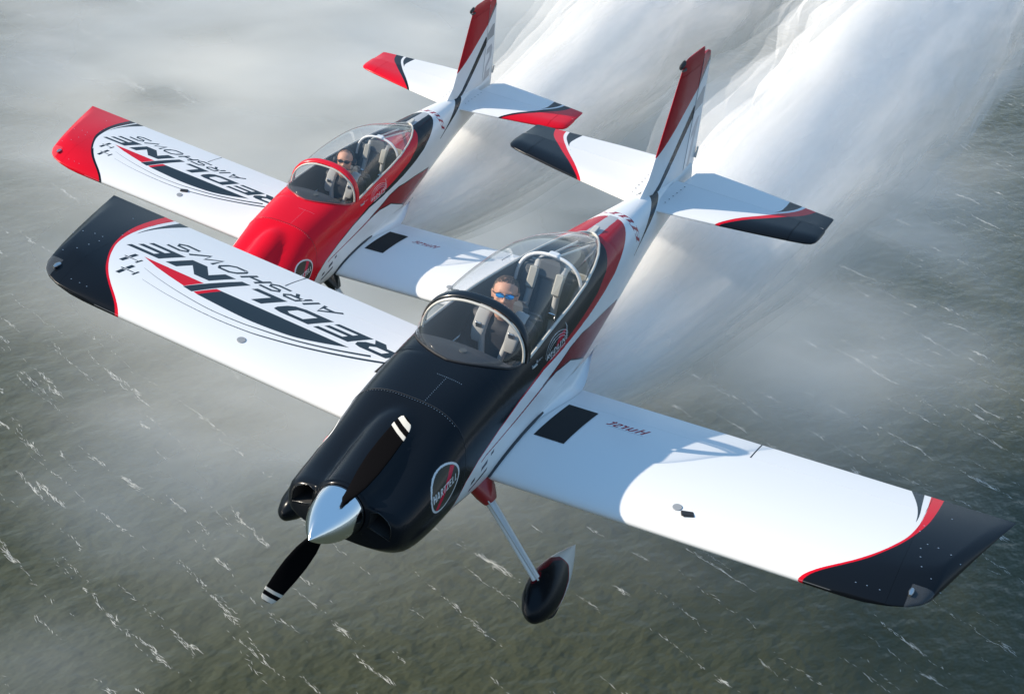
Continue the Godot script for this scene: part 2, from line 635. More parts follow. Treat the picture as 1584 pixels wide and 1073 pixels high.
func wing_print(starboard: bool, first: bool) -> Image:
	var img := Image.create(2048, 832, false, Image.FORMAT_RGB8)
	img.fill(srgb(WHITE))
	var sc := Vector2(2048 / 3.75, 832 / 1.5)
	var main := srgb(BLACK if first else RED)
	var other := srgb(RED if first else BLACK)
	if first:
		fill(img, [spline(EDGE_IN) + [3.76, 1.51, 3.76, -0.03]], other, sc)
		fill(img, [spline(EDGE_OUT) + [3.76, 1.51, 3.76, -0.03]], main, sc)
	else:
		fill(img, [spline(EDGE_IN) + [3.76, 1.51, 3.76, -0.03]], main, sc)
		fill(img, [ribbon(spline(EDGE_IN), 0.022, 0.03, 0.11)], other, sc)
	fill(img, [spline(EDGE_WHITE) + reversed_pairs(spline(EDGE_DARK))], srgb(INK if first else BLACK), sc)
	fill(img, [ribbon(spline(EDGE_WHITE), 0.008, 0.022)], srgb(WHITE), sc)
	var ink := srgb(INK)
	if starboard:
		var L := {
			"R": [[[0.0, 0.0, 0.26, 0.0, 0.26, 0.30, 0.46, 0.30, 0.70, 0.0, 1.0, 0.0, 0.78, 0.32, 0.95, 0.45, 1.0, 0.70, 0.9, 0.92, 0.72, 1.0, 0.0, 1.0], [0.26, 0.5, 0.26, 0.79, 0.62, 0.79, 0.7, 0.65, 0.62, 0.5]], 0.656, 0.955],
			"E": [[[0.0, 0.0, 1.0, 0.0, 1.0, 0.2, 0.30, 0.2, 0.30, 0.4, 0.98, 0.4, 0.98, 0.6, 0.30, 0.6, 0.30, 0.8, 1.0, 0.8, 1.0, 1.0, 0.0, 1.0]], 0.970, 1.262],
			"D": [[[0.0, 0.0, 0.72, 0.0, 0.93, 0.1, 1.0, 0.3, 1.0, 0.7, 0.93, 0.92, 0.72, 1.0, 0.0, 1.0], [0.27, 0.24, 0.27, 0.79, 0.62, 0.79, 0.73, 0.7, 0.73, 0.32, 0.62, 0.24]], 1.304, 1.635],
			"L": [[[0.0, 0.0, 1.0, 0.0, 1.0, 0.24, 0.34, 0.24, 0.34, 1.0, 0.0, 1.0]], 1.704, 1.965],
			"N": [[[0.0, 0.0, 0.25, 0.0, 0.25, 0.62, 0.66, 0.0, 1.0, 0.0, 1.0, 1.0, 0.75, 1.0, 0.75, 0.40, 0.34, 1.0, 0.0, 1.0]], 2.156, 2.543],
			"F": [[[0.0, 0.0, 1.0, 0.0, 1.0, 0.19, 0.32, 0.19, 0.32, 0.4, 0.98, 0.4, 0.98, 0.6, 0.32, 0.6, 0.32, 0.8, 1.0, 0.8, 1.0, 1.0, 0.0, 1.0]], 2.602, 2.895]}
		for k in L: block_letter(img, L[k][0], L[k][1], L[k][2], sc)
		# the blade under the word: red towards the tip, dark towards the root, crossed by the long I
		fill(img, [[2.80, 0.652] + [2.27, 0.647, 2.351, 0.505] + [2.506, 0.545, 2.651, 0.589]], srgb(RED), sc)
		fill(img, [[2.254, 0.487, 2.16, 0.647, 2.115, 0.646, 2.217, 0.474]], srgb(RED), sc)
		fill(img, [[2.217, 0.474, 2.115, 0.646, 1.031, 0.643] + spline([1.031, 0.643, 1.216, 0.545, 1.409, 0.474, 1.664, 0.443, 1.876, 0.444, 2.217, 0.474])], ink, sc)
		fill(img, [[2.353, 0.496, 2.104, 0.908, 2.027, 0.908, 2.265, 0.478]], ink, sc)
		fill(img, [ribbon(spline([2.70, 0.51, 2.538, 0.456, 2.315, 0.405, 2.045, 0.368, 1.785, 0.372, 1.632, 0.392, 1.387, 0.436, 1.156, 0.511, 0.98, 0.59, 0.858, 0.655]), 0.002, 0.010, 0.028)], ink, sc)
		fill(img, [ribbon(spline([2.62, 0.37, 2.401, 0.328, 2.154, 0.305, 1.918, 0.298, 1.717, 0.309, 1.59, 0.326, 1.354, 0.383, 1.131, 0.458, 0.912, 0.553, 0.718, 0.657]), 0.002, 0.010, 0.03)], ink, sc)
		var W := {"A": [[0, 0, 0.5, 1, 1, 0], [0.2, 0.35, 0.8, 0.35]], "I": [[0.5, 0, 0.5, 1]], "R": [[0, 0, 0, 1, 0.75, 1, 1, 0.8, 0.9, 0.52, 0.0, 0.5], [0.45, 0.5, 1, 0]], "S": [[1, 0.95, 0.2, 1, 0, 0.75, 0.2, 0.52, 0.8, 0.5, 1, 0.25, 0.8, 0, 0, 0.04]],
			"H": [[0, 0, 0, 1], [1, 0, 1, 1], [0, 0.5, 1, 0.5]], "O": [[0.2, 0, 0, 0.25, 0, 0.75, 0.2, 1, 0.8, 1, 1, 0.75, 1, 0.25, 0.8, 0, 0.2, 0]], "W": [[0, 1, 0.25, 0, 0.5, 0.8, 0.75, 0, 1, 1]]}
		for k in [["A", 1.335, 0.15], ["I", 1.50, 0.08], ["R", 1.605, 0.125], ["S", 1.785, 0.14], ["H", 1.965, 0.12], ["O", 2.155, 0.15], ["W", 2.345, 0.20], ["S", 2.60, 0.15]]:
			stroke_word(img, W[k[0]], k[1], k[2], 1.105, 0.132, 0.031, 0.56, ink, sc)
		# two little aeroplane silhouettes flying in formation, seen from above
		for c in [Vector2(2.872, 0.560), Vector2(2.790, 0.402)]:
			for o in [[-0.017, -0.078, 0.017, -0.078, 0.017, -0.013, -0.017, -0.013], [-0.017, 0.013, 0.017, 0.013, 0.017, 0.078, -0.017, 0.078], [-0.085, -0.004, 0.030, -0.007, 0.042, 0.0, 0.030, 0.007, -0.085, 0.004], [-0.098, -0.033, -0.080, -0.033, -0.080, 0.033, -0.098, 0.033]]:
				var out := []
				for i in range(0, o.size(), 2): out.append_array([c.x + o[i] - o[i + 1] * 0.22, c.y + o[i + 1]])
				fill(img, [out], ink, sc)
	else:
		# painter's mark, read from behind the wing
		letter(img, "Hurst", Rect2(0.86 * sc.x, 0.952 * sc.y, 0.27 * sc.x, 0.10 * sc.y), srgb(Color(0.30, 0.004, 0.022)), "Droid Sans", true, -0.4, true)
		fill(img, [[0.88, 0.935, 1.15, 0.935, 1.15, 0.939, 0.88, 0.939]], srgb(Color(0.16, 0.18, 0.22)), sc)
	return img

func stab_print(first: bool) -> Image:
	var img := Image.create(640, 512, false, Image.FORMAT_RGB8)
	img.fill(srgb(WHITE))
	var sc := Vector2(640 / 1.45, 512 / 1.25)
	var main := srgb(BLACK if first else RED)
	var other := srgb(RED if first else BLACK)
	var at := func(a: Array) -> Array:   # z counted from 3.65
		var out := []
		for i in range(0, a.size(), 2): out.append_array([a[i], a[i + 1] - 3.65])
		return out
	var inner := [0.55, 3.75, 0.60, 3.815, 0.788, 4.081, 0.98, 4.364, 1.116, 4.635, 1.16, 4.91]
	fill(img, [at.call(spline(inner) + [1.5, 4.91, 1.5, 3.6])], other, sc)
	fill(img, [at.call(spline([0.585, 3.75, 0.625, 3.815, 0.81, 4.04, 1.03, 4.325, 1.19, 4.577, 1.28, 4.91]) + [1.5, 4.91, 1.5, 3.6])], main, sc)
	fill(img, [at.call(spline([0.90, 4.29, 0.98, 4.42, 1.09, 4.635, 1.14, 4.91]) + reversed_pairs(spline([0.90, 4.29, 0.965, 4.40, 1.0, 4.56, 0.985, 4.91])))], srgb(BLACK), sc)
	fill(img, [at.call(ribbon(spline([0.80, 4.13, 0.95, 4.355, 1.09, 4.62, 1.14, 4.91]), 0.006, 0.02, 0.024))], srgb(WHITE), sc)
	return img

func fin_print(first: bool) -> Image:
	var img := Image.create(512, 512, false, Image.FORMAT_RGB8)
	img.fill(srgb(WHITE))
	var sc := Vector2(512 / 1.6, -512 / 1.8)
	var off := Vector2(-3.6 * 512 / 1.6, 512.0)
	fill(img, [[3.70, 0.93, 3.80, 0.965, 4.607, 1.40, 4.70, 1.475, 4.82, 1.60, 4.95, 1.80, 4.0, 1.82]], srgb(Color(0.40, 0.006, 0.016)), sc, off)
	fill(img, [[4.62, 1.46, 4.80, 1.62, 4.90, 1.63, 4.62, 1.40]], srgb(Color(0.10, 0.09, 0.10)), sc, off)
	fill(img, [ribbon(spline([3.70, 0.58, 3.95, 0.66, 4.05, 0.72, 4.2, 0.83, 4.40, 1.0, 4.62, 1.19]), 0.05, 0.10, 0.12)], srgb(BLACK), sc, off)
	fill(img, [[4.63, 1.15, 4.63, 1.25, 4.80, 1.335, 4.87, 1.33, 4.90, 1.16]], srgb(Color(0.33, 0.34, 0.35)), sc, off)
	var num := Color(0.45, 0.45, 0.47)
	if first:
		fill(img, [[4.76, 0.60, 4.85, 0.58, 4.87, 1.06, 4.80, 1.05, 4.70, 0.94, 4.70, 0.86, 4.775, 0.90]], srgb(num), sc, off)
	else:
		fill(img, [[4.69, 1.03, 4.85, 1.06, 4.90, 0.99, 4.90, 0.86, 4.78, 0.76, 4.78, 0.70, 4.91, 0.71, 4.92, 0.60, 4.70, 0.59, 4.70, 0.78, 4.82, 0.89, 4.81, 0.96, 4.69, 0.95]], srgb(num), sc, off)
	return img

# pictures of the two round decals, laid out in metres of the side of the body
func make_decals() -> Dictionary:
	var d := {}
	var h := Image.create(320, 320, false, Image.FORMAT_RGBA8)
	h.fill(Color(0, 0, 0, 0))
	var ring := func(r: float) -> Array:
		var o := []
		for i in 72: o.append_array([160 + r * cos(TAU * i / 72), 160 + r * sin(TAU * i / 72)])
		return o
	fill(h, [ring.call(157.0)], srgb(Color(0.72, 0.72, 0.72)))
	fill(h, [ring.call(143.0)], srgb(Color(0.055, 0.048, 0.036)))
	var band := []
	for i in 37:
		var a := TAU * (0.335 + 0.14 * i / 36)
		band.append_array([160 + 142 * cos(a), 160 + 142 * sin(a)])
	fill(h, [[62, 262, 96, 284, 266, 66, 232, 40]], srgb(Color(0.60, 0.012, 0.05)))
	letter(h, "HARTZELL", Rect2(30, 132, 260, 60), srgb(Color(0.75, 0.75, 0.75)))
	d.hartzell = h
	var r := Image.create(384, 256, false, Image.FORMAT_RGBA8)
	r.fill(Color(0, 0, 0, 0))
	var ink := srgb(Color(0.60, 0.60, 0.60))
	fill(r, [[150, 150, 240, 60, 330, 72, 300, 130]], srgb(Color(0.42, 0.006, 0.03)))
	for k in [0, 1, 2]:
		var arc := []
		for i in 25:
			var a := PI + PI * 0.92 * i / 24
			arc.append_array([185 + (172 - 22 * k) * cos(a), 172 + (150 - 28 * k) * sin(a)])
		fill(r, [ribbon(arc, 3.0, 8.0, 5.0)], ink)
	fill(r, [ribbon([330, 140, 352, 60, 350, 20], 14.0, 3.0)], ink)
	letter(r, "REDLINE", Rect2(24, 140, 320, 56), ink, "Droid Sans", true, 0.25)
	letter(r, "AIRSHOWS", Rect2(70, 206, 230, 34), ink, "Droid Sans", true, 0.25)
	d.redline = r
	var n := Image.create(256, 96, false, Image.FORMAT_RGBA8)
	n.fill(Color(0, 0, 0, 0))
	letter(n, "Hurst", Rect2(6, 6, 220, 80), srgb(Color(0.30, 0.008, 0.03)), "Droid Serif", true, 0.25)
	d.hurst = n
	var m := Image.create(256, 64, false, Image.FORMAT_RGBA8)
	m.fill(Color(0, 0, 0, 0))
	fill(m, [ribbon(spline([8, 40, 24, 12, 34, 44, 52, 26, 70, 46, 84, 22]), 7, 5), ribbon(spline([110, 46, 124, 10, 146, 22, 130, 34, 156, 46, 176, 26, 190, 46, 210, 24, 226, 44, 246, 30]), 7, 5)], srgb(Color(0.7, 0.7, 0.7)))
	d.name = m
	return d

const LINE_TOP := [[-0.58, 0.07], [-0.54, 0.13], [-0.45, 0.235], [-0.3, 0.325], [-0.05, 0.415], [0.26, 0.495], [0.66, 0.55], [1.1, 0.55], [1.62, 0.543], [2.05, 0.555], [2.35, 0.585], [2.71, 0.665], [2.9, 0.712], [3.0, 0.74]]
const LINE_BACK := [[-0.6, 0.085], [-0.45, 0.245], [-0.3, 0.336], [-0.05, 0.427], [0.26, 0.51], [0.65, 0.577], [1.1, 0.592], [1.44, 0.60], [1.86, 0.622], [2.16, 0.67], [2.33, 0.73], [2.44, 0.77], [2.46, 0.9]]
const LINE_MID := [[-0.25, 0.29], [-0.19, 0.31], [0.14, 0.35], [0.52, 0.39], [0.8, 0.425], [1.22, 0.475], [1.5, 0.46], [1.72, 0.415], [2.1, 0.35], [2.5, 0.27], [2.9, 0.19]]
const LINE_LOW := [[-0.25, 0.28], [-0.19, 0.30], [0.14, 0.338], [0.52, 0.374], [0.8, 0.398], [0.95, 0.40], [1.3, 0.33], [1.74, 0.13], [1.95, 0.0], [2.1, -0.1]]
const LINE_FIN := [[2.95, 0.485], [3.09, 0.51], [3.32, 0.55], [3.56, 0.59], [3.77, 0.63], [3.9, 0.66]]

func body_print(first: bool, decals: Dictionary) -> Image:
	var w := 2048
	var h := 768
	var img := Image.create(w, h, false, Image.FORMAT_RGB8)
	var white := srgb(WHITE)
	img.fill(white)
	var main := srgb(BLACK if first else RED)
	var other := srgb(Color(0.42, 0.008, 0.022) if first else BLACK)
	var wedge := srgb(Color(0.25, 0.006, 0.012)) if first else srgb(Color(0.30, 0.006, 0.014))
	var ys_of := []
	for i in w:
		var z := -1.35 + 6.3 * (i + 0.5) / w
		var ys := PackedFloat32Array()
		var c := mid(SEC, z)
		for k in 97:
			var phi := PI * k / 96
			ys.append(c + ellipse_r(SEC, z, phi) * cos(phi))
		ys_of.append(ys)
		# painting from y_hi down to y_lo on both sides
		var span := func(y_hi: float, y_lo: float, col: Color) -> void:
			if y_hi <= y_lo: return
			var a := h / 2.0 * row_of(ys, y_hi)
			var b := h / 2.0 * row_of(ys, y_lo)
			var n := int(round(b)) - int(round(a))
			if n > 0:
				img.fill_rect(Rect2i(i, h / 2 + int(round(a)), 1, n), col)
				img.fill_rect(Rect2i(i, h / 2 - int(round(b)), 1, n), col)
		var top: float = straight(LINE_TOP, z)
		var back: float = straight(LINE_BACK, z)
		if z < -0.58:
			span.call(9.0, -9.0, main)
		elif z < 3.0:
			if z < 0.35: span.call(0.045 - 0.13 * smoothstep(-0.5, 0.1, z), -9.0, main if z < -0.2 else white)
			if z < 0.2: span.call(0.055 - 0.13 * smoothstep(-0.5, 0.1, z), 0.035 - 0.13 * smoothstep(-0.5, 0.1, z), srgb(Color(0.32, 0.006, 0.014)))
			span.call(9.0, top, other)
			span.call(9.0, back, main)
			if z > 2.44 and absf(z - 2.75) < 0.35: span.call(9.0, ys[0] - 0.0012, srgb(GREY))
		if z > -0.25 and z < 2.6:
			span.call(straight(LINE_MID, z), straight(LINE_LOW, z), wedge)
			if z > 0.7:
				span.call(straight(LINE_MID, z) + 0.006, straight(LINE_MID, z) - 0.006, srgb(BLACK))
				if z < 2.0: span.call(straight(LINE_LOW, z) + 0.012, straight(LINE_LOW, z), srgb(BLACK))
		if z > 2.95:
			var half := 0.006 + 0.028 * smoothstep(3.0, 3.8, z)
			var yl: float = straight(LINE_FIN, z)
			if z > 3.9: yl += (z - 3.9) * 0.3
			span.call(yl + half, yl - half, srgb(BLACK))
		if z > -0.36 and z < -0.05:   # small registration marks low on the side
			for k in [[-0.35, -0.30, 0.195, 0.225], [-0.22, -0.14, 0.20, 0.235], [-0.10, -0.06, 0.225, 0.25], [-0.34, -0.12, 0.13, 0.155]]:
				if z > k[0] and z < k[1]: span.call(k[3] + (z + 0.2) * 0.3, k[2] + (z + 0.2) * 0.3, srgb(Color(0.06, 0.05, 0.07)))
	# decals on the side: image, z of its left edge, width, y of its top, height; on the other side they are turned to read properly
	var stick := func(pic: Image, z0: float, wide: float, y1: float, tall: float, tilt: float) -> void:
		for i in range(int((z0 + 1.35) / 6.3 * w), int((z0 + wide + 1.35) / 6.3 * w) + 1):
			var z := -1.35 + 6.3 * (i + 0.5) / w
			var u := (z - z0) / wide
			if u < 0.0 or u >= 1.0: continue
			var ys: PackedFloat32Array = ys_of[i]
			for j in h / 2:
				var f := 96.0 * j / (h / 2)
				var y := lerpf(ys[int(f)], ys[mini(int(f) + 1, 96)], f - int(f)) - tilt * (z - z0)
				var v := (y1 - y) / tall
				if v < 0.0: continue
				if v >= 1.0: break
				var c := pic.get_pixel(int(u * pic.get_width()), int(v * pic.get_height()))
				if c.a > 0.5: img.set_pixel(i, h / 2 + j, Color(c, 1.0))
				c = pic.get_pixel(pic.get_width() - 1 - int(u * pic.get_width()), int(v * pic.get_height()))
				if c.a > 0.5: img.set_pixel(i, h / 2 - 1 - j, Color(c, 1.0))
	stick.call(decals.hartzell, -0.94, 0.36, 0.545, 0.29, 0.0)
	stick.call(decals.redline, 0.68, 0.50, 0.715, 0.15, 0.0)
	stick.call(decals.name, 0.46, 0.20, 0.672, 0.026, 0.0)
	# painter's mark lies across the spine
	var pic: Image = decals.hurst
	for i in range(int(4.36 / 6.3 * w), int(4.48 / 6.3 * w)):
		var u := (float(i) / w * 6.3 - 4.36) / 0.12
		for j in range(-130, 131):
			var c := pic.get_pixel(clampi(int((1.0 - (j + 130) / 261.0) * 256), 0, 255), clampi(int(u * 96), 0, 95))
			if c.a > 0.5: img.set_pixel(i, h / 2 + j, Color(c, 1.0))
	return img

func row_of(ys: PackedFloat32Array, y: float) -> float:
	if y >= ys[0]: return 0.0
	if y <= ys[96]: return 1.0
	var lo := 0
	var hi := 96
	while hi - lo > 1:
		var m := (lo + hi) / 2
		if ys[m] > y: lo = m
		else: hi = m
	return (lo + (ys[lo] - y) / maxf(ys[lo] - ys[hi], 1e-6)) / 96.0

# ==================================================================== the aeroplane
func aeroplane(place: Transform3D, first: bool, decals: Dictionary) -> void:
	var root := Node3D.new()
	root.name = "aerobatic_airplane"
	root.transform = place
	add_child(root, true)
	if first: tag(root, "nearer white aerobatic aeroplane with a glossy black nose and black wing tips", "airplane", "aeroplanes flying in formation")
	else: tag(root, "farther white aerobatic aeroplane with a bright red nose and red wing tips", "airplane", "aeroplanes flying in formation")
	var main: Material = mats.black if first else mats.red
	var body_mat := printed(body_print(first, decals), 0.22)
	var star := printed(wing_print(true, first))
	var port := printed(wing_print(false, first))
	var stab := printed(stab_print(first))
	var fin := printed(fin_print(first))

	fuselage(root, body_mat, first)
	cowling(root, body_mat, first)
	propeller(root, first)
	for side in [1.0, -1.0]:
		wing(root, side, star if side > 0 else port, first)
		tailplane(root, side, stab)
		undercarriage(root, side, first)
	tail_fin(root, fin)
	cockpit(root, first)
	canopy(root, main, first)

func fuselage(root: Node3D, mat: Material, _first: bool) -> void:
	var zs := []
	var z := -0.5
	while z < 4.95:
		zs.append(z)
		z += 0.06
	zs.append(4.95)
	for s in SILL: zs.append(s[0])
	zs.sort()
	var st := begin()
	for side in [1.0, -1.0]:
		var rows := []
		var uvs := []
		for q in zs:
			var p0 := phi_at_x(q, straight(SILL, q)) if q > -0.03 and q < 2.5 else 0.0
			var row := PackedVector3Array()
			var uv := PackedVector2Array()
			for k in 33:
				var phi := lerpf(p0, PI, k / 32.0)
				row.append(body_point(q, phi, side))
				uv.append(body_uv(q, phi, side))
			if side > 0:
				row.reverse()
				uv.reverse()
			rows.append(row)
			uvs.append(uv)
		sheet(st, rows, uvs)
	var tail := PackedVector3Array()
	for k in 24: tail.append(body_point(4.95, PI * k / 12.0, 1.0))
	fan(st, tail, Vector2(0.999, 0.9))
	var f := put("fuselage", finish(st), mat, root)
	# sill trim lip, wing-root seals, spine strip
	for side in [1.0, -1.0]:
		var seal := begin()
		var pts := PackedVector3Array()
		for i in 18:
			var q := lerpf(-0.012, 0.80, i / 17.0)
			var y := wing_point(side, 0.44, maxf(q, 0.0), 1.0).y + 0.006
			var c := mid(SEC, q)
			var rr := (curve(SEC, q, 1) - curve(SEC, q, 2)) / 2.0
			var n := curve(SEC, q, 4)
			var x := curve(SEC, q, 3) * pow(1.0 - pow(minf(absf(y - c) / rr, 1.0), n), 1.0 / n)
			pts.append(Vector3(side * (x + 0.004), y, q))
		tube(seal, pts, [0.013], 8)
		put("wing_root_seal", finish(seal), mats.seam, f)
		var fair := begin()
		var rows := []
		for i in 22:   # fairing that carries the body side out over the rear of the wing
			var q := lerpf(0.55, 2.15, i / 21.0)
			var grow := smoothstep(0.55, 1.45, q) * (1.0 - smoothstep(1.35, 2.15, q))
			var ring := PackedVector3Array()
			var aft := smoothstep(CHORD - 0.05, 2.15, q)
			var body := body_point(q, lerpf(1.75, 1.68, aft), side)
			var yw := wing_point(side, 0.5, minf(q, CHORD), 1.0).y
			var top := Vector3(body.x * 0.997, yw + 0.012 + 0.10 * grow, q)
			var low := Vector3(side * lerpf(absf(body.x) + 0.012 + 0.085 * smoothstep(0.55, 1.4, q), absf(body.x) * 0.99, aft), yw + 0.003 + 0.04 * aft, q)
			if i == 21: low = top
			var m := Vector3(top.x, low.y, q)
			for k in 9:
				var a := k / 8.0
				ring.append(top.lerp(m, a).lerp(m.lerp(low, a), a))
			if side < 0: ring.reverse()
			rows.append(ring)
		sheet(fair, rows, [])
		put("wing_root_fairing", finish(fair), mats.white, f)
	# rows of fasteners on the top deck ahead of the windscreen
	var rv := begin()
	var dots := PackedVector3Array()
	for i in 34: dots.append(body_point(-0.515, lerpf(-0.75, 0.75, i / 33.0), -1.0))
	for i in 16: dots.append(body_point(lerpf(-0.50, -0.20, i / 15.0), 0.20, -1.0))
	for i in 14: dots.append(body_point(-0.20, lerpf(0.05, 0.42, i / 13.0), -1.0))
	for p in dots: rivet(rv, p, (p - Vector3(0, 0.35, p.z)).normalized(), 0.0035)
	tag(put("rivet_heads", finish(rv), mats.seam if false else mats.screw, f), "", "", "", "stuff")

func rivet(st: SurfaceTool, p: Vector3, n: Vector3, r: float) -> void:
	var a := n.cross(Vector3(0.3, 0.2, 0.9)).normalized()
	var b := n.cross(a)
	st.set_smooth_group(-1)
	var ring := PackedVector3Array()
	for k in 6: ring.append(p + (a * cos(TAU * k / 6) + b * sin(TAU * k / 6)) * r)
	var top := p + n * r * 0.45
	for k in 6:
		for q in [top, ring[(k + 1) % 6], ring[k]]: st.add_vertex(q)

func cowling(root: Node3D, mat: Material, first: bool) -> void:
	var st := begin()
	var n := 64
	var rows := []
	var uvs := []
	var ring_of := func(z: float, scale: float, push: float, least: float) -> void:
		var row := PackedVector3Array()
		var uv := PackedVector2Array()
		for k in n + 1:
			var phi := TAU * k / n
			var f := phi if phi <= PI else TAU - phi
			var side := 1.0 if phi <= PI else -1.0
			var p := cowl_point(z, f, side)
			var c := Vector3(0, 0.33, z)
			var d := p - c
			var r := maxf(d.length() * scale, least)
			p = c + d.normalized() * r
			p.z = push
			row.append(p)
			uv.append(body_uv(maxf(z, -1.25), f, side))
		row.reverse()
		uv.reverse()
		rows.append(row)
		uvs.append(uv)
	for i in 16: ring_of.call(lerpf(-0.504, -1.235, i / 15.0), 1.0, lerpf(-0.504, -1.235, i / 15.0), 0.0)
	ring_of.call(-1.255, 0.985, -1.262, 0.18)
	ring_of.call(-1.27, 0.95, -1.285, 0.179)
	ring_of.call(-1.27, 0.90, -1.30, 0.178)
	ring_of.call(-1.27, 0.87, -1.303, 0.177)
	ring_of.call(-1.27, 0.0, -1.312, 0.196)
	ring_of.call(-1.27, 0.0, -1.325, 0.172)
	# the last rings leave the two inlets open
	var hole := rows.size() - 3
	sheet(st, rows.slice(0, hole + 1), uvs.slice(0, hole + 1))
	sheet(st, rows.slice(hole + 1), uvs.slice(hole + 1))
	for k in n:
		var phi := TAU * (n - 0.5 - k) / n
		var f := phi if phi <= PI else TAU - phi
		if f > 1.05 and f < 1.70: continue
		sheet(st, [rows[hole].slice(k, k + 2), rows[hole + 1].slice(k, k + 2)], [uvs[hole].slice(k, k + 2), uvs[hole + 1].slice(k, k + 2)])
	var o := put("engine_cowling", finish(st), mat, root)
	for side in [1.0, -1.0]:
		var it := begin()
		var rim := PackedVector3Array()
		var inner := PackedVector3Array()
		for k in n + 1:
			var phi := TAU * (n - k) / n
			var f := phi if phi <= PI else TAU - phi
			if f > 1.03 and f < 1.72 and (phi <= PI) == (side > 0):
				rim.append(rows[hole][k])
				inner.append(rows[hole + 1][k])
		inner.reverse()
		rim.append_array(inner)
		var back := PackedVector3Array()
		for p in rim: back.append(p + Vector3(0, 0, 0.22))
		sheet(it, [rim, back], [], true, -1)
		fan(it, back)
		put("air_inlet", finish(it), mats.duct, o)
		# lip round the inlet
		var lip := begin()
		var loop := rim.duplicate()
		loop.append(rim[0])
		tube(lip, loop, [0.004], 6, false)
		put("inlet_lip", finish(lip), mats.black if first else mats.red, o)
	# split line of the cowling and hinge line at the firewall
	var hl := begin()
	var pts := PackedVector3Array()
	for i in 41:
		var f := PI * 1.1 * (i / 20.0 - 1.0) * 0.5
		pts.append(body_point(-0.502, absf(f), 1.0 if f > 0 else -1.0) + Vector3(0, 0.001, 0))
	tube(hl, pts, [0.0016], 6)
	put("hinge_line", finish(hl), mats.seam if first else mats.darkred, o)

func propeller(root: Node3D, first: bool) -> void:
	var hub := Vector3(0, 0.333, -1.345)
	var axis := Vector3(0, 0.315, -1.69) - hub
	var st := begin()
	var rows := []
	for s in [[1.0, 0.0015], [0.985, 0.006], [0.95, 0.018], [0.88, 0.038], [0.78, 0.065], [0.65, 0.095], [0.5, 0.122], [0.35, 0.143], [0.2, 0.157], [0.08, 0.1645], [0.0, 0.166]]:
		var ring := PackedVector3Array()
		for k in 48: ring.append(hub + axis * s[0] + Vector3(cos(TAU * k / 48), sin(TAU * k / 48), 0) * s[1])
		rows.append(ring)
	sheet(st, rows, [], true)
	fan(st, rows[-1], null, false)
	var spin := put("spinner", finish(st), mats.chrome, root)
	var plate_st := begin()
	var pr := []
	for s in [[0.0, 0.167], [0.004, 0.169], [0.014, 0.169], [0.018, 0.167]]:
		var ring := PackedVector3Array()
		for k in 48: ring.append(hub + Vector3(0, 0, s[0]) + Vector3(cos(TAU * k / 48), sin(TAU * k / 48), 0) * s[1])
		pr.append(ring)
	sheet(plate_st, pr, [], true)
	fan(plate_st, pr[0], null, true)
	put("spinner_back_plate", finish(plate_st), mats.black, spin)
	var p := Node3D.new()
	p.name = "propeller"
	root.add_child(p, true)
	var base := Vector2(-0.42, 0.9075) if first else Vector2(0.998, -0.05)
	for turn in 2:
		var d2 := base * (1.0 if turn == 0 else -1.0)
		var d := Vector3(d2.x, d2.y, 0)
		var across := Vector3(-d2.y, d2.x, 0)
		var blade := begin()
		# radius, chord, thickness, pitch (rad)
		var shape := [[0.10, 0.05, 0.045, 0.9], [0.17, 0.065, 0.045, 0.85], [0.25, 0.105, 0.03, 0.72], [0.36, 0.138, 0.022, 0.58], [0.5, 0.148, 0.016, 0.46], [0.64, 0.14, 0.012, 0.38], [0.74, 0.128, 0.01, 0.34], [0.792, 0.122, 0.009, 0.32], [0.822, 0.117, 0.0085, 0.31], [0.862, 0.105, 0.0075, 0.30], [0.892, 0.088, 0.0065, 0.29], [0.906, 0.068, 0.0055, 0.29], [0.914, 0.03, 0.004, 0.29]]
		var rr := []
		for s in shape:
			var ring := PackedVector3Array()
			var cdir: Vector3 = across * cos(s[3]) + Vector3(0, 0, -1) * sin(s[3])
			var tdir: Vector3 = d.cross(cdir)
			for k in 16:
				var a := TAU * k / 16
				ring.append(hub + Vector3(0, 0, -0.06) + d * s[0] + cdir * (cos(a) * s[1] * 0.5) + tdir * (sin(a) * s[2] * 0.5))
			rr.append(ring)
		sheet(blade, rr, [], true)
		fan(blade, rr[-1])
		var b := put("blade", finish(blade), mats.blade, p)
		for pair in [[7, 8], [9, 10, 11]]:
			var stripe := begin()
			var band := []
			for q in pair:
				var c := Vector3.ZERO
				for v in rr[q]: c += v / rr[q].size()
				var ring := PackedVector3Array()
				for v in rr[q]: ring.append(v + (v - c).normalized() * 0.0018)
				band.append(ring)
			sheet(stripe, band, [], true)
			put("tip_stripe", finish(stripe), mats.bladetip, b)

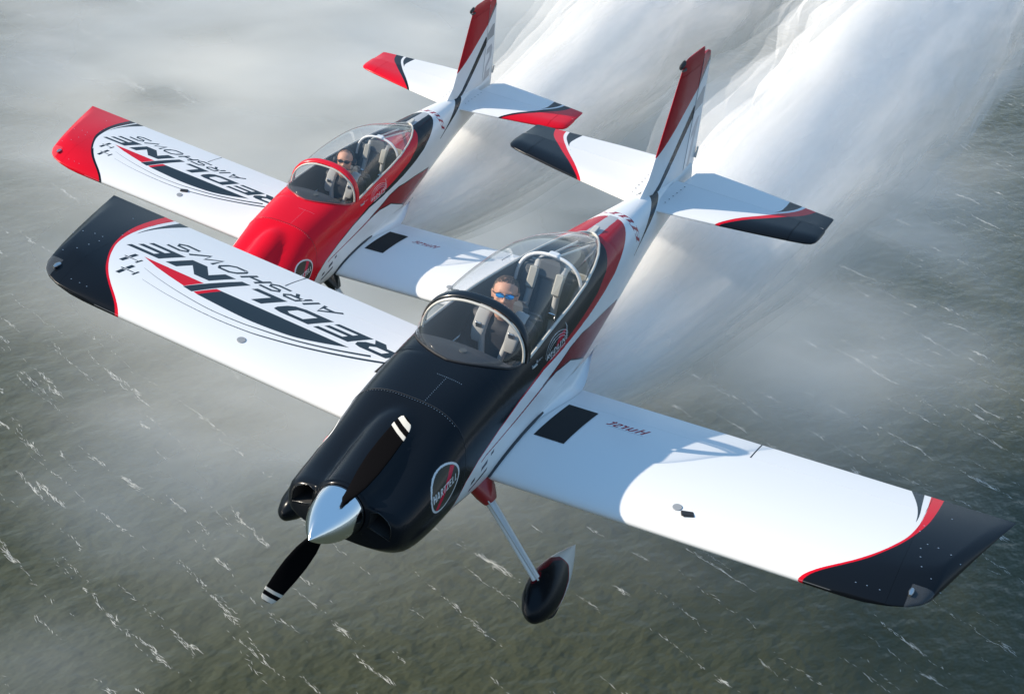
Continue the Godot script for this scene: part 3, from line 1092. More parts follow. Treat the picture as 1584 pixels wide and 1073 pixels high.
func wing(root: Node3D, side: float, mat: Material, first: bool) -> void:
	var w := put("wing", wing_piece(side, steps(0.36, 3.10, 24), 0.0, 1.147), mat, root)
	# the fixed trailing edge inboard is covered by the flap; the tip is one moulding
	var tip_x := [3.1012, 3.14, 3.17, 3.20, 3.23, 3.26, 3.285, 3.305, 3.32, 3.335, 3.345, 3.37, 3.40, 3.45, 3.5, 3.55, 3.60, 3.64, 3.66, 3.667]
	put("wing_tip", wing_piece(side, tip_x, 0.0, 1.472), mat, w)
	put("flap", wing_piece(side, steps(0.47, 1.866, 8), 1.149, 1.472), mat, root)
	put("aileron", wing_piece(side, steps(1.876, 3.098, 8), 1.149, 1.472), mat, root)
	# clear lens over the light in the leading corner of the tip
	var st := begin()
	var rows := []
	for i in 9:
		var x := lerpf(3.21, 3.352, i / 8.0)
		var le := straight(TIP, x)
		var ring := PackedVector3Array()
		for k in 13:
			var f := k / 12.0
			var z := le + maxf(0.0, (0.24 + 0.03 * i / 8.0 - le)) * absf(1.0 - 2.0 * f) ** 2
			ring.append(wing_point(side, x, z, 1.0 if f < 0.5 else -1.0) + Vector3(0, 0.006 if f < 0.5 else -0.006, -0.012))
		rows.append(ring)
	sheet(st, rows, [])
	var lens := put("light_lens", finish(st), mats.lens, w)
	var lamp := begin()
	var lp := wing_point(side, 3.22, 0.18, 1.0)
	tube(lamp, PackedVector3Array([lp + Vector3(0, 0.002, 0.02), lp + Vector3(0, 0.006, -0.02), lp + Vector3(0, 0.003, -0.05)]), [0.016, 0.018, 0.008], 10)
	put("navigation_lamp", finish(lamp), mats.steel, lens)
	# screw heads of the tip
	var sc := begin()
	for q in [[3.274, 1.174], [3.198, 0.679], [3.269, 0.682], [3.358, 0.655], [3.43, 0.64], [3.17, 0.60], [3.19, 0.50], [3.22, 0.40], [3.30, 0.34], [3.38, 0.33], [3.04, 0.10], [2.96, 0.09], [2.89, 0.08], [3.12, 0.82], [3.13, 0.92]]:
		rivet(sc, wing_point(side, q[0], q[1], 1.0), Vector3.UP, 0.0058)
	tag(put("screw_heads", finish(sc), mats.screw, w), "", "", "", "stuff")
	# filler cap, sunk ring and plug; vent beside it
	var c := wing_point(side, 1.66, 0.205, 1.0)
	var cap := begin()
	var n := (wing_point(side, 1.66, 0.215, 1.0) - wing_point(side, 1.66, 0.195, 1.0)).cross(Vector3(1, DIHEDRAL * side, 0)).normalized()
	if n.y < 0: n = -n
	tube(cap, PackedVector3Array([c - n * 0.01, c + n * 0.003, c + n * 0.004]), [0.033, 0.033, 0.030], 20)
	put("fuel_cap", finish(cap), mats.cap, w)
	if side < 0 or not first:
		var vent := begin()
		var q := wing_point(side, 1.742, 0.172, 1.0) if side < 0 else wing_point(side, 1.66, 0.30, 1.0)
		block(vent, Transform3D(Basis(Vector3.UP, 0.4), q + Vector3(0, 0.004, 0)), Vector3(0.085, 0.012, 0.055), 0.004)
		put("access_plate", finish(vent), mats.panel, w)
	# non-slip walkway beside the body
	var wk := begin()
	var wr := []
	for i in 9:
		var z := lerpf(0.482, 1.087, i / 8.0)
		var row := PackedVector3Array()
		for k in 5:
			var x := lerpf(0.512 + 0.02 * i / 8.0, 0.735 + 0.024 * i / 8.0, k / 4.0)
			row.append(wing_point(side, x, z, 1.0) + Vector3(0, 0.003, 0))
		if side < 0: row.reverse()
		wr.append(row)
	sheet(wk, wr, [])
	put("walkway", finish(wk), mats.walkway, w)
	# dark gap where the flap ends
	var gap := begin()
	for z in [[1.152, 1.462]]:
		tube(gap, PackedVector3Array([wing_point(side, 1.871, z[0], 1.0), wing_point(side, 1.871, z[1], 1.0)]), [0.0035], 6)
	put("flap_gap", finish(gap), mats.seam, w)

func tailplane(root: Node3D, side: float, mat: Material) -> void:
	var put3 := func(x: float, z: float, h: float) -> Vector3: return Vector3(side * x, 0.565 + h, z)
	var uv := func(x: float, z: float) -> Vector2: return Vector2(x / 1.45, (z - 3.65) / 1.25)
	var le := func(x: float) -> float: return 3.70 + 0.19 * x + 0.05 * x * x
	var hinge := 4.40
	var sta := []
	for x in [0.06, 0.3, 0.6, 0.9, 1.2]: sta.append([x, le.call(x), hinge, 0.045, 0.032])
	var s := put("stabilizer", plate(sta, put3, uv), mat, root)
	var tip := [[1.204, le.call(1.2), hinge, 0.044, 0.031], [1.33, le.call(1.33), hinge, 0.040, 0.029], [1.385, 4.07, hinge, 0.03, 0.024], [1.412, 4.12, hinge, 0.018, 0.016], [1.422, 4.20, hinge, 0.004, 0.004]]
	put("stabilizer_tip", plate(tip, put3, uv), mat, s)
	var el := [[0.125, hinge + 0.008, 4.76, 0.030, 0.002], [0.25, hinge + 0.008, 4.885, 0.030, 0.002], [0.6, hinge + 0.008, 4.85, 0.030, 0.002], [1.0, hinge + 0.008, 4.79, 0.030, 0.002], [1.30, hinge + 0.008, 4.745, 0.028, 0.002], [1.395, hinge + 0.008, 4.728, 0.018, 0.002], [1.415, hinge + 0.02, 4.71, 0.004, 0.002]]
	put("elevator", plate(el, put3, uv, false), mat, root)
	var hl := begin()
	tube(hl, PackedVector3Array([Vector3(side * 0.13, 0.565 + 0.029, hinge + 0.004), Vector3(side * 1.40, 0.565 + 0.022, hinge + 0.004)]), [0.0022], 6)
	put("hinge_gap", finish(hl), mats.cap, s)
	var sc := begin()
	for i in 6: rivet(sc, Vector3(side * (0.15 + 0.004 * i), 0.607, lerpf(3.86, 4.30, i / 5.0)), Vector3.UP, 0.007)
	tag(put("screw_heads", finish(sc), mats.seam, s), "", "", "", "stuff")

func tail_fin(root: Node3D, mat: Material) -> void:
	var put3 := func(y: float, z: float, h: float) -> Vector3: return Vector3(h, y, z)
	var uv := func(y: float, z: float) -> Vector2: return Vector2((z - 3.6) / 1.6, 1.0 - y / 1.8)
	var hinge := func(y: float) -> float: return 4.69 - 0.07 * y
	var sta := []
	for y in [0.50, 0.60, 0.68, 0.80, 1.0, 1.25, 1.5, 1.62]:
		var front: float = 3.80 + 0.335 * (y - 0.92)
		front -= 0.30 * pow(clampf((0.85 - y) / 0.30, 0.0, 1.0), 1.6)
		sta.append([y, front, hinge.call(y), 0.05 - 0.018 * y + 0.02 * clampf((0.75 - y) / 0.25, 0.0, 1.0), 0.036 - 0.012 * y])
	var f := put("fin", plate(sta, put3, uv), mat, root)
	var cap := [[1.624, 4.036, hinge.call(1.62), 0.02, 0.018], [1.70, 4.063, hinge.call(1.7), 0.018, 0.015], [1.745, 4.09, hinge.call(1.74), 0.012, 0.010], [1.765, 4.15, hinge.call(1.75), 0.004, 0.003]]
	put("fin_tip", plate(cap, put3, uv), mat, f)
	var rud := []
	for r in [[0.18, 5.03], [0.4, 5.05], [0.7, 5.02], [1.0, 4.965], [1.3, 4.90], [1.5, 4.86], [1.60, 4.835], [1.672, 4.80], [1.70, 4.72]]:
		rud.append([r[0], hinge.call(r[0]) + 0.008, r[1], 0.032 - 0.010 * r[0], 0.002])
	put("rudder", plate(rud, put3, uv, false), mat, root)
	var hl := begin()
	tube(hl, PackedVector3Array([Vector3(-0.03, 0.6, hinge.call(0.6) + 0.004), Vector3(-0.018, 1.66, hinge.call(1.66) + 0.004)]), [0.0022], 6)
	put("hinge_gap", finish(hl), mats.cap, f)
	var horn := begin()   # balance weight and pitot on the fin's leading corner
	block(horn, Transform3D(Basis(Vector3.RIGHT, -0.3), Vector3(0, 1.735, 4.03)), Vector3(0.03, 0.05, 0.10), 0.01)
	var fc := put("fin_camera", finish(horn), mats.panel, f)
	horn = begin()
	tube(horn, PackedVector3Array([Vector3(-0.012, 1.69, 4.10), Vector3(-0.030, 1.70, 4.04), Vector3(-0.030, 1.71, 3.96)]), [0.011, 0.011, 0.009], 8)
	put("camera_arm", finish(horn), mats.panel, fc)
	var post := begin()
	tube(post, PackedVector3Array([Vector3(-0.01, 0.60, 5.03), Vector3(-0.01, 0.70, 5.045)]), [0.012], 8)
	put("tail_light", finish(post), mats.steel, f)

func undercarriage(root: Node3D, side: float, first: bool) -> void:
	var st := begin()
	var a := Vector3(side * 0.40, -0.07, -0.02)
	var b := Vector3(side * 0.90, -0.56, -0.06)
	tube(st, PackedVector3Array([a, a.lerp(b, 0.3), a.lerp(b, 0.7), b]), [0.030, 0.028, 0.026, 0.025], 14, true, Vector3.BACK, 1.5)
	var leg := put("landing_gear_leg", finish(st), mats.legs, root)
	# make the leg an aerofoil strut: thin across, long fore and aft
	var rib := begin()
	tube(rib, PackedVector3Array([a + Vector3(side * 0.03, 0.0, -0.048), b + Vector3(side * 0.03, 0.02, -0.036)]), [0.007], 6)
	put("brake_line", finish(rib), mats.steel, leg)
	var fs := begin()
	var rows := []
	for s in [[-0.12, 0.12, 0.085], [-0.04, 0.105, 0.078], [0.03, 0.085, 0.068], [0.08, 0.066, 0.052], [0.105, 0.054, 0.042]]:
		var c := a.lerp(b, s[0] * 1.35)
		var ring := PackedVector3Array()
		for k in 20:
			var t := TAU * k / 20
			ring.append(c + Vector3(0, 0, 1) * cos(t) * s[1] * (1.35 if cos(t) > 0 else 0.9) + Vector3(side * 0.7, 0.72, 0) * sin(t) * s[2])
		rows.append(ring)
	sheet(fs, rows, [], true)
	fan(fs, rows[-1])
	put("leg_fairing", finish(fs), mats.darkred if first else mats.black, leg)
	# streamlined wheel fairing, white with a coloured front
	var ws := begin()
	var c0 := Vector3(side * 0.94, -0.725, 0.0)
	var wrows := []
	var uvs := []
	# z, half width, top, bottom
	var shape := [[-0.235, 0.004, -0.02, -0.03], [-0.22, 0.035, 0.03, -0.075], [-0.18, 0.066, 0.075, -0.115], [-0.10, 0.098, 0.125, -0.150], [0.0, 0.115, 0.158, -0.165], [0.12, 0.116, 0.165, -0.160], [0.26, 0.098, 0.150, -0.135], [0.40, 0.068, 0.118, -0.09], [0.52, 0.036, 0.082, -0.035], [0.60, 0.012, 0.058, 0.015], [0.635, 0.002, 0.046, 0.038]]
	for s in shape:
		var ring := PackedVector3Array()
		var uv := PackedVector2Array()
		for k in 29:
			var t := TAU * k / 28
			var y: float = (s[2] + s[3]) / 2.0 + cos(t) * (s[2] - s[3]) / 2.0
			ring.append(c0 + Vector3(side * sin(t) * s[1] * cos(0.42) - side * y * sin(0.42), y * cos(0.42) + sin(t) * s[1] * sin(0.42), s[0]))
			uv.append(Vector2((s[0] + 0.24) / 0.9, 0.5 - y / 0.4))
		wrows.append(ring)
		uvs.append(uv)
	sheet(ws, wrows, uvs)
	var img := Image.create(256, 128, false, Image.FORMAT_RGB8)
	img.fill(srgb(WHITE))
	var sc := Vector2(256 / 0.9, -128 / 0.4)
	var off := Vector2(0.24 * 256 / 0.9, 64)
	var edge := [-0.30, 0.06, -0.12, 0.124, 0.06, 0.161, 0.22, 0.145, 0.30, 0.110, 0.315, 0.06, 0.24, -0.005, 0.12, -0.055, 0.02, -0.10, -0.04, -0.14, -0.09, -0.25, -0.3, -0.25]
	fill(img, [ribbon(edge, 0.046, 0.046)], srgb(Color(0.16, 0.006, 0.016)) if first else srgb(BLACK), sc, off)
	fill(img, [edge], srgb(BLACK) if first else srgb(RED), sc, off)
	fill(img, [ribbon([0.02, -0.185, 0.2, -0.16, 0.4, -0.10, 0.56, -0.02], 0.008, 0.008)], srgb(BLACK), sc, off)
	var wf := put("wheel_fairing", finish(ws), printed(img), root)
	var tyre := begin()
	var tr := []
	for k in 29:
		var t := TAU * k / 28
		var ring := PackedVector3Array()
		for j in 10:
			var u := TAU * j / 10
			var rad := 0.10 + 0.055 * cos(u)
			ring.append(c0 + Vector3(sin(u) * 0.055 * cos(0.42) - side * (-0.045 + sin(t) * rad) * sin(0.42), (-0.045 + sin(t) * rad) * cos(0.42) + side * sin(u) * 0.055 * sin(0.42), 0.06 + cos(t) * rad))
		tr.append(ring)
	sheet(tyre, tr, [], true)
	put("tyre", finish(tyre), mats.rubber, wf)

func cockpit(root: Node3D, _first: bool) -> void:
	var tub := Node3D.new()
	tub.name = "cockpit"
	root.add_child(tub, true)
	# lining: walls and floor
	var st := begin()
	var rows := []
	for i in 41:
		var z := lerpf(-0.02, 2.49, i / 40.0)
		var x := straight(SILL, z)
		var top := sill_point(z, 1.0)
		var deep := smoothstep(0.0, 0.25, z) * (1.0 - smoothstep(1.9, 2.45, z))
		var low := lerpf(top.y - 0.02, 0.02, deep)
		var row := PackedVector3Array()
		for s in [[-1.0, 0.0], [-1.0, 0.35], [-1.0, 0.8], [-0.93, 1.0], [-0.5, 1.0], [0.0, 1.0], [0.5, 1.0], [0.93, 1.0], [1.0, 0.8], [1.0, 0.35], [1.0, 0.0]]:
			row.append(Vector3(s[0] * maxf(x - 0.006, 0.0), lerpf(top.y - 0.004, low, s[1]), z))
		rows.append(row)
	sheet(st, rows, [], false, -1)
	put("lining", finish(st), mats.lining, tub)
	# glare shield and instrument panel
	var gs := begin()
	rows = []
	for i in 10:
		var z := lerpf(-0.015, 0.27, i / 9.0)
		var x := maxf(straight(SILL, z) - 0.012, 0.001)
		var y := sill_point(z, 1.0).y
		var row := PackedVector3Array()
		for k in 13:
			var f := k / 6.0 - 1.0
			row.append(Vector3(f * x, y + 0.035 * (1.0 - f * f) * smoothstep(-0.015, 0.15, z) - 0.003, z))
		rows.append(row)
	sheet(gs, rows, [])
	var shield := put("glare_shield", finish(gs), mats.panel, tub)
	var ip := begin()
	block(ip, Transform3D(Basis(Vector3.RIGHT, 0.08), Vector3(0, 0.56, 0.272)), Vector3(0.66, 0.32, 0.02), 0.006)
	var panel := put("instrument_panel", finish(ip), mats.panel, tub)
	for q in [[-0.20, 0.60, 0.05], [-0.07, 0.62, 0.05], [0.07, 0.62, 0.05], [0.20, 0.60, 0.05], [-0.13, 0.50, 0.04], [0.0, 0.50, 0.04], [0.13, 0.50, 0.04]]:
		var dial := begin()
		tube(dial, PackedVector3Array([Vector3(q[0], q[1], 0.28), Vector3(q[0], q[1], 0.292)]), [q[2], q[2] * 0.9], 16)
		put("dial", finish(dial), mats.lining, panel)
	var cp := begin()
	tube(cp, PackedVector3Array([Vector3(-0.04, 0.755, 0.13), Vector3(-0.04, 0.80, 0.13)]), [0.03, 0.026], 12)
	put("compass", finish(cp), mats.lining, shield)
	# seats, front and rear
	for s in [[1.03, 0.30, 0.10], [1.68, 0.36, 0.14]]:
		var seat := Node3D.new()
		seat.name = "seat"
		tub.add_child(seat, true)
		var z0: float = s[0]
		var bk := begin()
		block(bk, Transform3D(Basis(Vector3.RIGHT, 0.20), Vector3(0, s[1] + 0.10, z0)), Vector3(0.44, 0.62, 0.07), 0.03)
		put("backrest", finish(bk), mats.cushion, seat)
		var hr := begin()
		block(hr, Transform3D(Basis(Vector3.RIGHT, 0.20), Vector3(0, s[1] + 0.40, z0 + 0.02)), Vector3(0.22, 0.16, 0.07), 0.03)
		put("headrest", finish(hr), mats.cushion, seat)
		for k in 3:   # stitched channels of the cushion
			var ch := begin()
			block(ch, Transform3D(Basis(Vector3.RIGHT, 0.20), Vector3(-0.13 + 0.13 * k, s[1] + 0.10, z0) + Vector3(0, -0.008, -0.04)), Vector3(0.115, 0.54, 0.02), 0.009)
			put("cushion_panel", finish(ch), mats.cushion, seat)
		var sq := begin()
		block(sq, Transform3D(Basis(Vector3.RIGHT, 0.10), Vector3(0, s[2], z0 - 0.28)), Vector3(0.44, 0.10, 0.46), 0.03)
		put("seat_cushion", finish(sq), mats.cushion, seat)
	# the empty rear seat's shoulder straps, pads and buckles
	for side in [1.0, -1.0]:
		var sp := begin()
		var o := Vector3(side * 0.105, 0.0, 0.0)
		tube(sp, PackedVector3Array([o + Vector3(0, 0.79, 1.80), o + Vector3(0, 0.79, 1.71), o + Vector3(0, 0.66, 1.635), o + Vector3(side * 0.01, 0.45, 1.595), o + Vector3(side * 0.03, 0.24, 1.52)]), [0.028, 0.028, 0.026, 0.024, 0.022], 10, true, Vector3.RIGHT, 1.0)
		var harness := put("harness_strap", finish(sp), mats.strap, tub)
		var pad := begin()
		block(pad, Transform3D(Basis(Vector3.RIGHT, 0.28), o + Vector3(0, 0.70, 1.622)), Vector3(0.072, 0.17, 0.03), 0.012)
		put("strap_pad", finish(pad), mats.beige, harness)
		var bu := begin()
		block(bu, Transform3D(Basis(Vector3.RIGHT, 0.2), o + Vector3(side * 0.01, 0.47, 1.565)), Vector3(0.06, 0.05, 0.016), 0.005)
		put("buckle", finish(bu), mats.chrome, harness)
	# baggage wall and shelf behind the rear seat
	var bw := begin()
	block(bw, Transform3D(Basis(Vector3.RIGHT, 0.12), Vector3(0, 0.47, 1.86)), Vector3(0.46, 0.50, 0.02), 0.006)
	put("baggage_wall", finish(bw), mats.beige, tub)
	# control stick, throttle
	var sk := begin()
	tube(sk, PackedVector3Array([Vector3(0, 0.06, 0.62), Vector3(0, 0.30, 0.66), Vector3(0, 0.42, 0.70)]), [0.012, 0.012, 0.02], 10)
	put("control_stick", finish(sk), mats.panel, tub)
	var th := begin()
	tube(th, PackedVector3Array([Vector3(-0.33, 0.44, 0.66), Vector3(-0.30, 0.47, 0.60)]), [0.01, 0.018], 8)
	put("throttle", finish(th), mats.panel, tub)
	for side in [1.0, -1.0]:   # side tubes of the cabin frame
		var rb := begin()
		tube(rb, PackedVector3Array([Vector3(side * 0.335, 0.40, 0.45), Vector3(side * 0.32, 0.42, 1.1), Vector3(side * 0.27, 0.44, 1.7)]), [0.014], 8)
		put("cabin_rail", finish(rb), mats.steel, tub)

func canopy(root: Node3D, main: Material, first: bool) -> void:
	var glass := func(z0: float, z1: float, n: int) -> ArrayMesh:
		var st := begin()
		var rows := []
		for i in n + 1:
			var f := float(i) / n
			if z0 < 0.0: f = f * f
			else: f = 1.0 - pow(1.0 - f, 1.6)
			var z := lerpf(z0, z1, f)
			var x := straight(SILL, z)
			var y := sill_point(z, 1.0).y
			var h := maxf(curve(CROWN, z) - y, 0.0)
			var row := PackedVector3Array()
			for k in 37:
				var t := PI * k / 36.0
				var cx := signf(cos(t)) * pow(absf(cos(t)), 0.87) * (x + 0.012 * sin(t) * smoothstep(0.4, 0.8, z))
				row.append(Vector3(cx, y + h * pow(sin(t), 0.87), z))
			rows.append(row)
		sheet(st, rows, [])
		return finish(st)
	var arch := func(z: float, grow: float, from := 0.0, to := 1.0) -> PackedVector3Array:
		var x := straight(SILL, z) + grow
		var y := sill_point(z, 1.0).y
		var h := curve(CROWN, z) + grow - y
		var pts := PackedVector3Array()
		for k in 41:
			var t := PI * lerpf(from, to, k / 40.0)
			pts.append(Vector3(signf(cos(t)) * pow(absf(cos(t)), 0.87) * x, y + h * pow(sin(t), 0.87), z))
		return pts
	var ws := put("windscreen", glass.call(-0.03, 0.395, 16), mats.glass, root)
	var cg := put("canopy", glass.call(0.405, 2.5, 40), mats.glass, root)
	# broad painted bow with a pale inner rim
	var st := begin()
	var rows := []
	for s in [[0.385, 0.004], [0.385, 0.016], [0.395, 0.021], [0.435, 0.022], [0.448, 0.017], [0.448, 0.004]]:
		var pts: PackedVector3Array = arch.call(s[0], s[1])
		rows.append(pts)
	sheet(st, rows, [])
	put("canopy_bow", finish(st), main if first else mats.red, cg)
	var rim := begin()
	tube(rim, arch.call(0.376, -0.004), [0.010], 8)
	put("bow_rim", finish(rim), mats.trim, ws)
	# gasket at the foot of the windscreen
	var gk := begin()
	var foot := PackedVector3Array()
	for i in range(-20, 21):
		var z := lerpf(-0.03, 0.38, pow(absf(i) / 20.0, 1.8))
		foot.append(sill_point(z, 1.0 if i > 0 else -1.0) + Vector3(0, 0.003, 0))
	tube(gk, foot, [0.009], 6)
	put("windscreen_gasket", finish(gk), mats.panel if first else mats.darkred, ws)
	# canopy rail running aft on both sides and round the back
	var rl := begin()
	var rail := PackedVector3Array()
	for i in range(-40, 41):
		var z := lerpf(2.5, 0.42, pow(absf(i) / 40.0, 1.6))
		rail.append(sill_point(z, 1.0 if i > 0 else -1.0, 0.004) + Vector3(0, 0.008, 0))
	tube(rl, rail, [0.0105], 8)
	put("canopy_rail", finish(rl), mats.trim, cg)
	var fork := begin()
	block(fork, Transform3D(Basis(Vector3.RIGHT, -0.1), Vector3(0, 0.775, 2.56)), Vector3(0.045, 0.02, 0.12), 0.006)
	put("canopy_latch", finish(fork), mats.trim, cg)
	var step := begin()
	block(step, Transform3D(Basis(Vector3.FORWARD, 0.9), sill_point(0.50, -1.0, 0.03) + Vector3(0, -0.035, 0)), Vector3(0.06, 0.012, 0.07), 0.004)
	put("canopy_handle", finish(step), mats.trim, cg)
	# roll bar with its bracket and two stays
	var rb := begin()
	var hoop := PackedVector3Array()
	for k in 31:
		var t := PI * k / 30.0
		hoop.append(Vector3(0.262 * signf(cos(t)) * pow(absf(cos(t)), 0.8), 0.60 + 0.275 * pow(sin(t), 0.8), 1.70))
	tube(rb, hoop, [0.0135], 12)
	var bar := put("roll_bar", finish(rb), mats.white, root)
	var br := begin()
	block(br, Transform3D(Basis(), Vector3(0, 0.884, 1.71)), Vector3(0.085, 0.022, 0.07), 0.008)
	put("roll_bar_bracket", finish(br), mats.white, bar)
	for side in [1.0, -1.0]:
		var sy := begin()
		tube(sy, PackedVector3Array([Vector3(side * 0.03, 0.87, 1.72), Vector3(side * 0.05, 0.735, 2.34)]), [0.009], 8)
		put("stay", finish(sy), mats.trim, bar)
	var deck := begin()   # shelf behind the roll bar
	rows = []
	for i in 12:
		var z := lerpf(1.90, 2.485, i / 11.0)
		var x := maxf(straight(SILL, z) - 0.008, 0.001)
		var y := sill_point(z, 1.0).y - 0.05
		var row := PackedVector3Array()
		for k in 7: row.append(Vector3((k / 3.0 - 1.0) * x, y, z))
		rows.append(row)
	sheet(deck, rows, [])
	put("rear_shelf", finish(deck), mats.lining if first else mats.darkred, root)

# ==================================================================== pilots
# a field of tapered capsules joined smoothly, meshed as surface nets
func capsule(p: Vector3, c: Array) -> float:
	var a: Vector3 = c[0]
	var ba: Vector3 = c[1] - a
	var h := clampf((p - a).dot(ba) / maxf(ba.length_squared(), 1e-9), 0.0, 1.0)
	return (p - a - ba * h).length() - lerpf(c[2], c[3], h)

func nets(st: SurfaceTool, lo: Vector3, hi: Vector3, cell: float, field: Callable, tint: Callable) -> void:
	var n := Vector3i(((hi - lo) / cell).ceil()) + Vector3i.ONE
	var val := PackedFloat32Array()
	val.resize(n.x * n.y * n.z)
	# coarse pass first: where the field is far from zero its cells need no closer look
	var step := 4
	for z0 in range(0, n.z, step):
		for y0 in range(0, n.y, step):
			for x0 in range(0, n.x, step):
				var c: float = field.call(lo + (Vector3(x0, y0, z0) + Vector3.ONE * (step * 0.5)) * cell)
				var far := absf(c) > step * cell * 1.1
				for z in range(z0, mini(z0 + step, n.z)):
					for y in range(y0, mini(y0 + step, n.y)):
						for x in range(x0, mini(x0 + step, n.x)):
							val[(z * n.y + y) * n.x + x] = c if far else field.call(lo + Vector3(x, y, z) * cell)
	var at := {}
	var place := func(x: int, y: int, z: int) -> Vector3:
		var key := (z * n.y + y) * n.x + x
		if at.has(key): return at[key]
		var sum := Vector3.ZERO
		var k := 0
		for e in [[0, 0, 0, 1, 0, 0], [0, 1, 0, 1, 1, 0], [0, 0, 1, 1, 0, 1], [0, 1, 1, 1, 1, 1], [0, 0, 0, 0, 1, 0], [1, 0, 0, 1, 1, 0], [0, 0, 1, 0, 1, 1], [1, 0, 1, 1, 1, 1], [0, 0, 0, 0, 0, 1], [1, 0, 0, 1, 0, 1], [0, 1, 0, 0, 1, 1], [1, 1, 0, 1, 1, 1]]:
			var a := val[((z + e[2]) * n.y + y + e[1]) * n.x + x + e[0]]
			var b := val[((z + e[5]) * n.y + y + e[4]) * n.x + x + e[3]]
			if (a < 0.0) != (b < 0.0):
				sum += Vector3(x + e[0], y + e[1], z + e[2]).lerp(Vector3(x + e[3], y + e[4], z + e[5]), a / (a - b))
				k += 1
		var p := lo + (sum / maxi(k, 1)) * cell
		at[key] = p
		return p
	st.set_smooth_group(0)
	for z in range(1, n.z - 1):
		for y in range(1, n.y - 1):
			for x in range(1, n.x - 1):
				var a := val[(z * n.y + y) * n.x + x] < 0.0
				for axis in 3:
					var q := Vector3i(x, y, z)
					q[axis] += 1
					var b := val[(q.z * n.y + q.y) * n.x + q.x] < 0.0
					if a == b: continue
					var u := Vector3i.ZERO
					var v := Vector3i.ZERO
					u[(axis + 1) % 3] = 1
					v[(axis + 2) % 3] = 1
					var o := Vector3i(x, y, z)
					var quad := []
					for d in [Vector3i.ZERO, u, u + v, v]:
						var c: Vector3i = o - d
						quad.append(place.call(c.x, c.y, c.z))
					if a: quad.reverse()
					for k in [0, 1, 2, 0, 2, 3]:
						st.set_color(tint.call(quad[k]))
						st.add_vertex(quad[k])

func smin(a: float, b: float, k: float) -> float:
	var h := clampf(0.5 + 0.5 * (b - a) / k, 0.0, 1.0)
	return lerpf(b, a, h) - k * h * (1.0 - h)

const HEAD := Vector3(0.0, 0.905, 0.84)

func head_axes() -> Basis:
	# turned a little to port and lifted, towards the machine flying alongside and above
	return Basis(Vector3.UP, 0.34) * Basis(Vector3.RIGHT, 0.30)

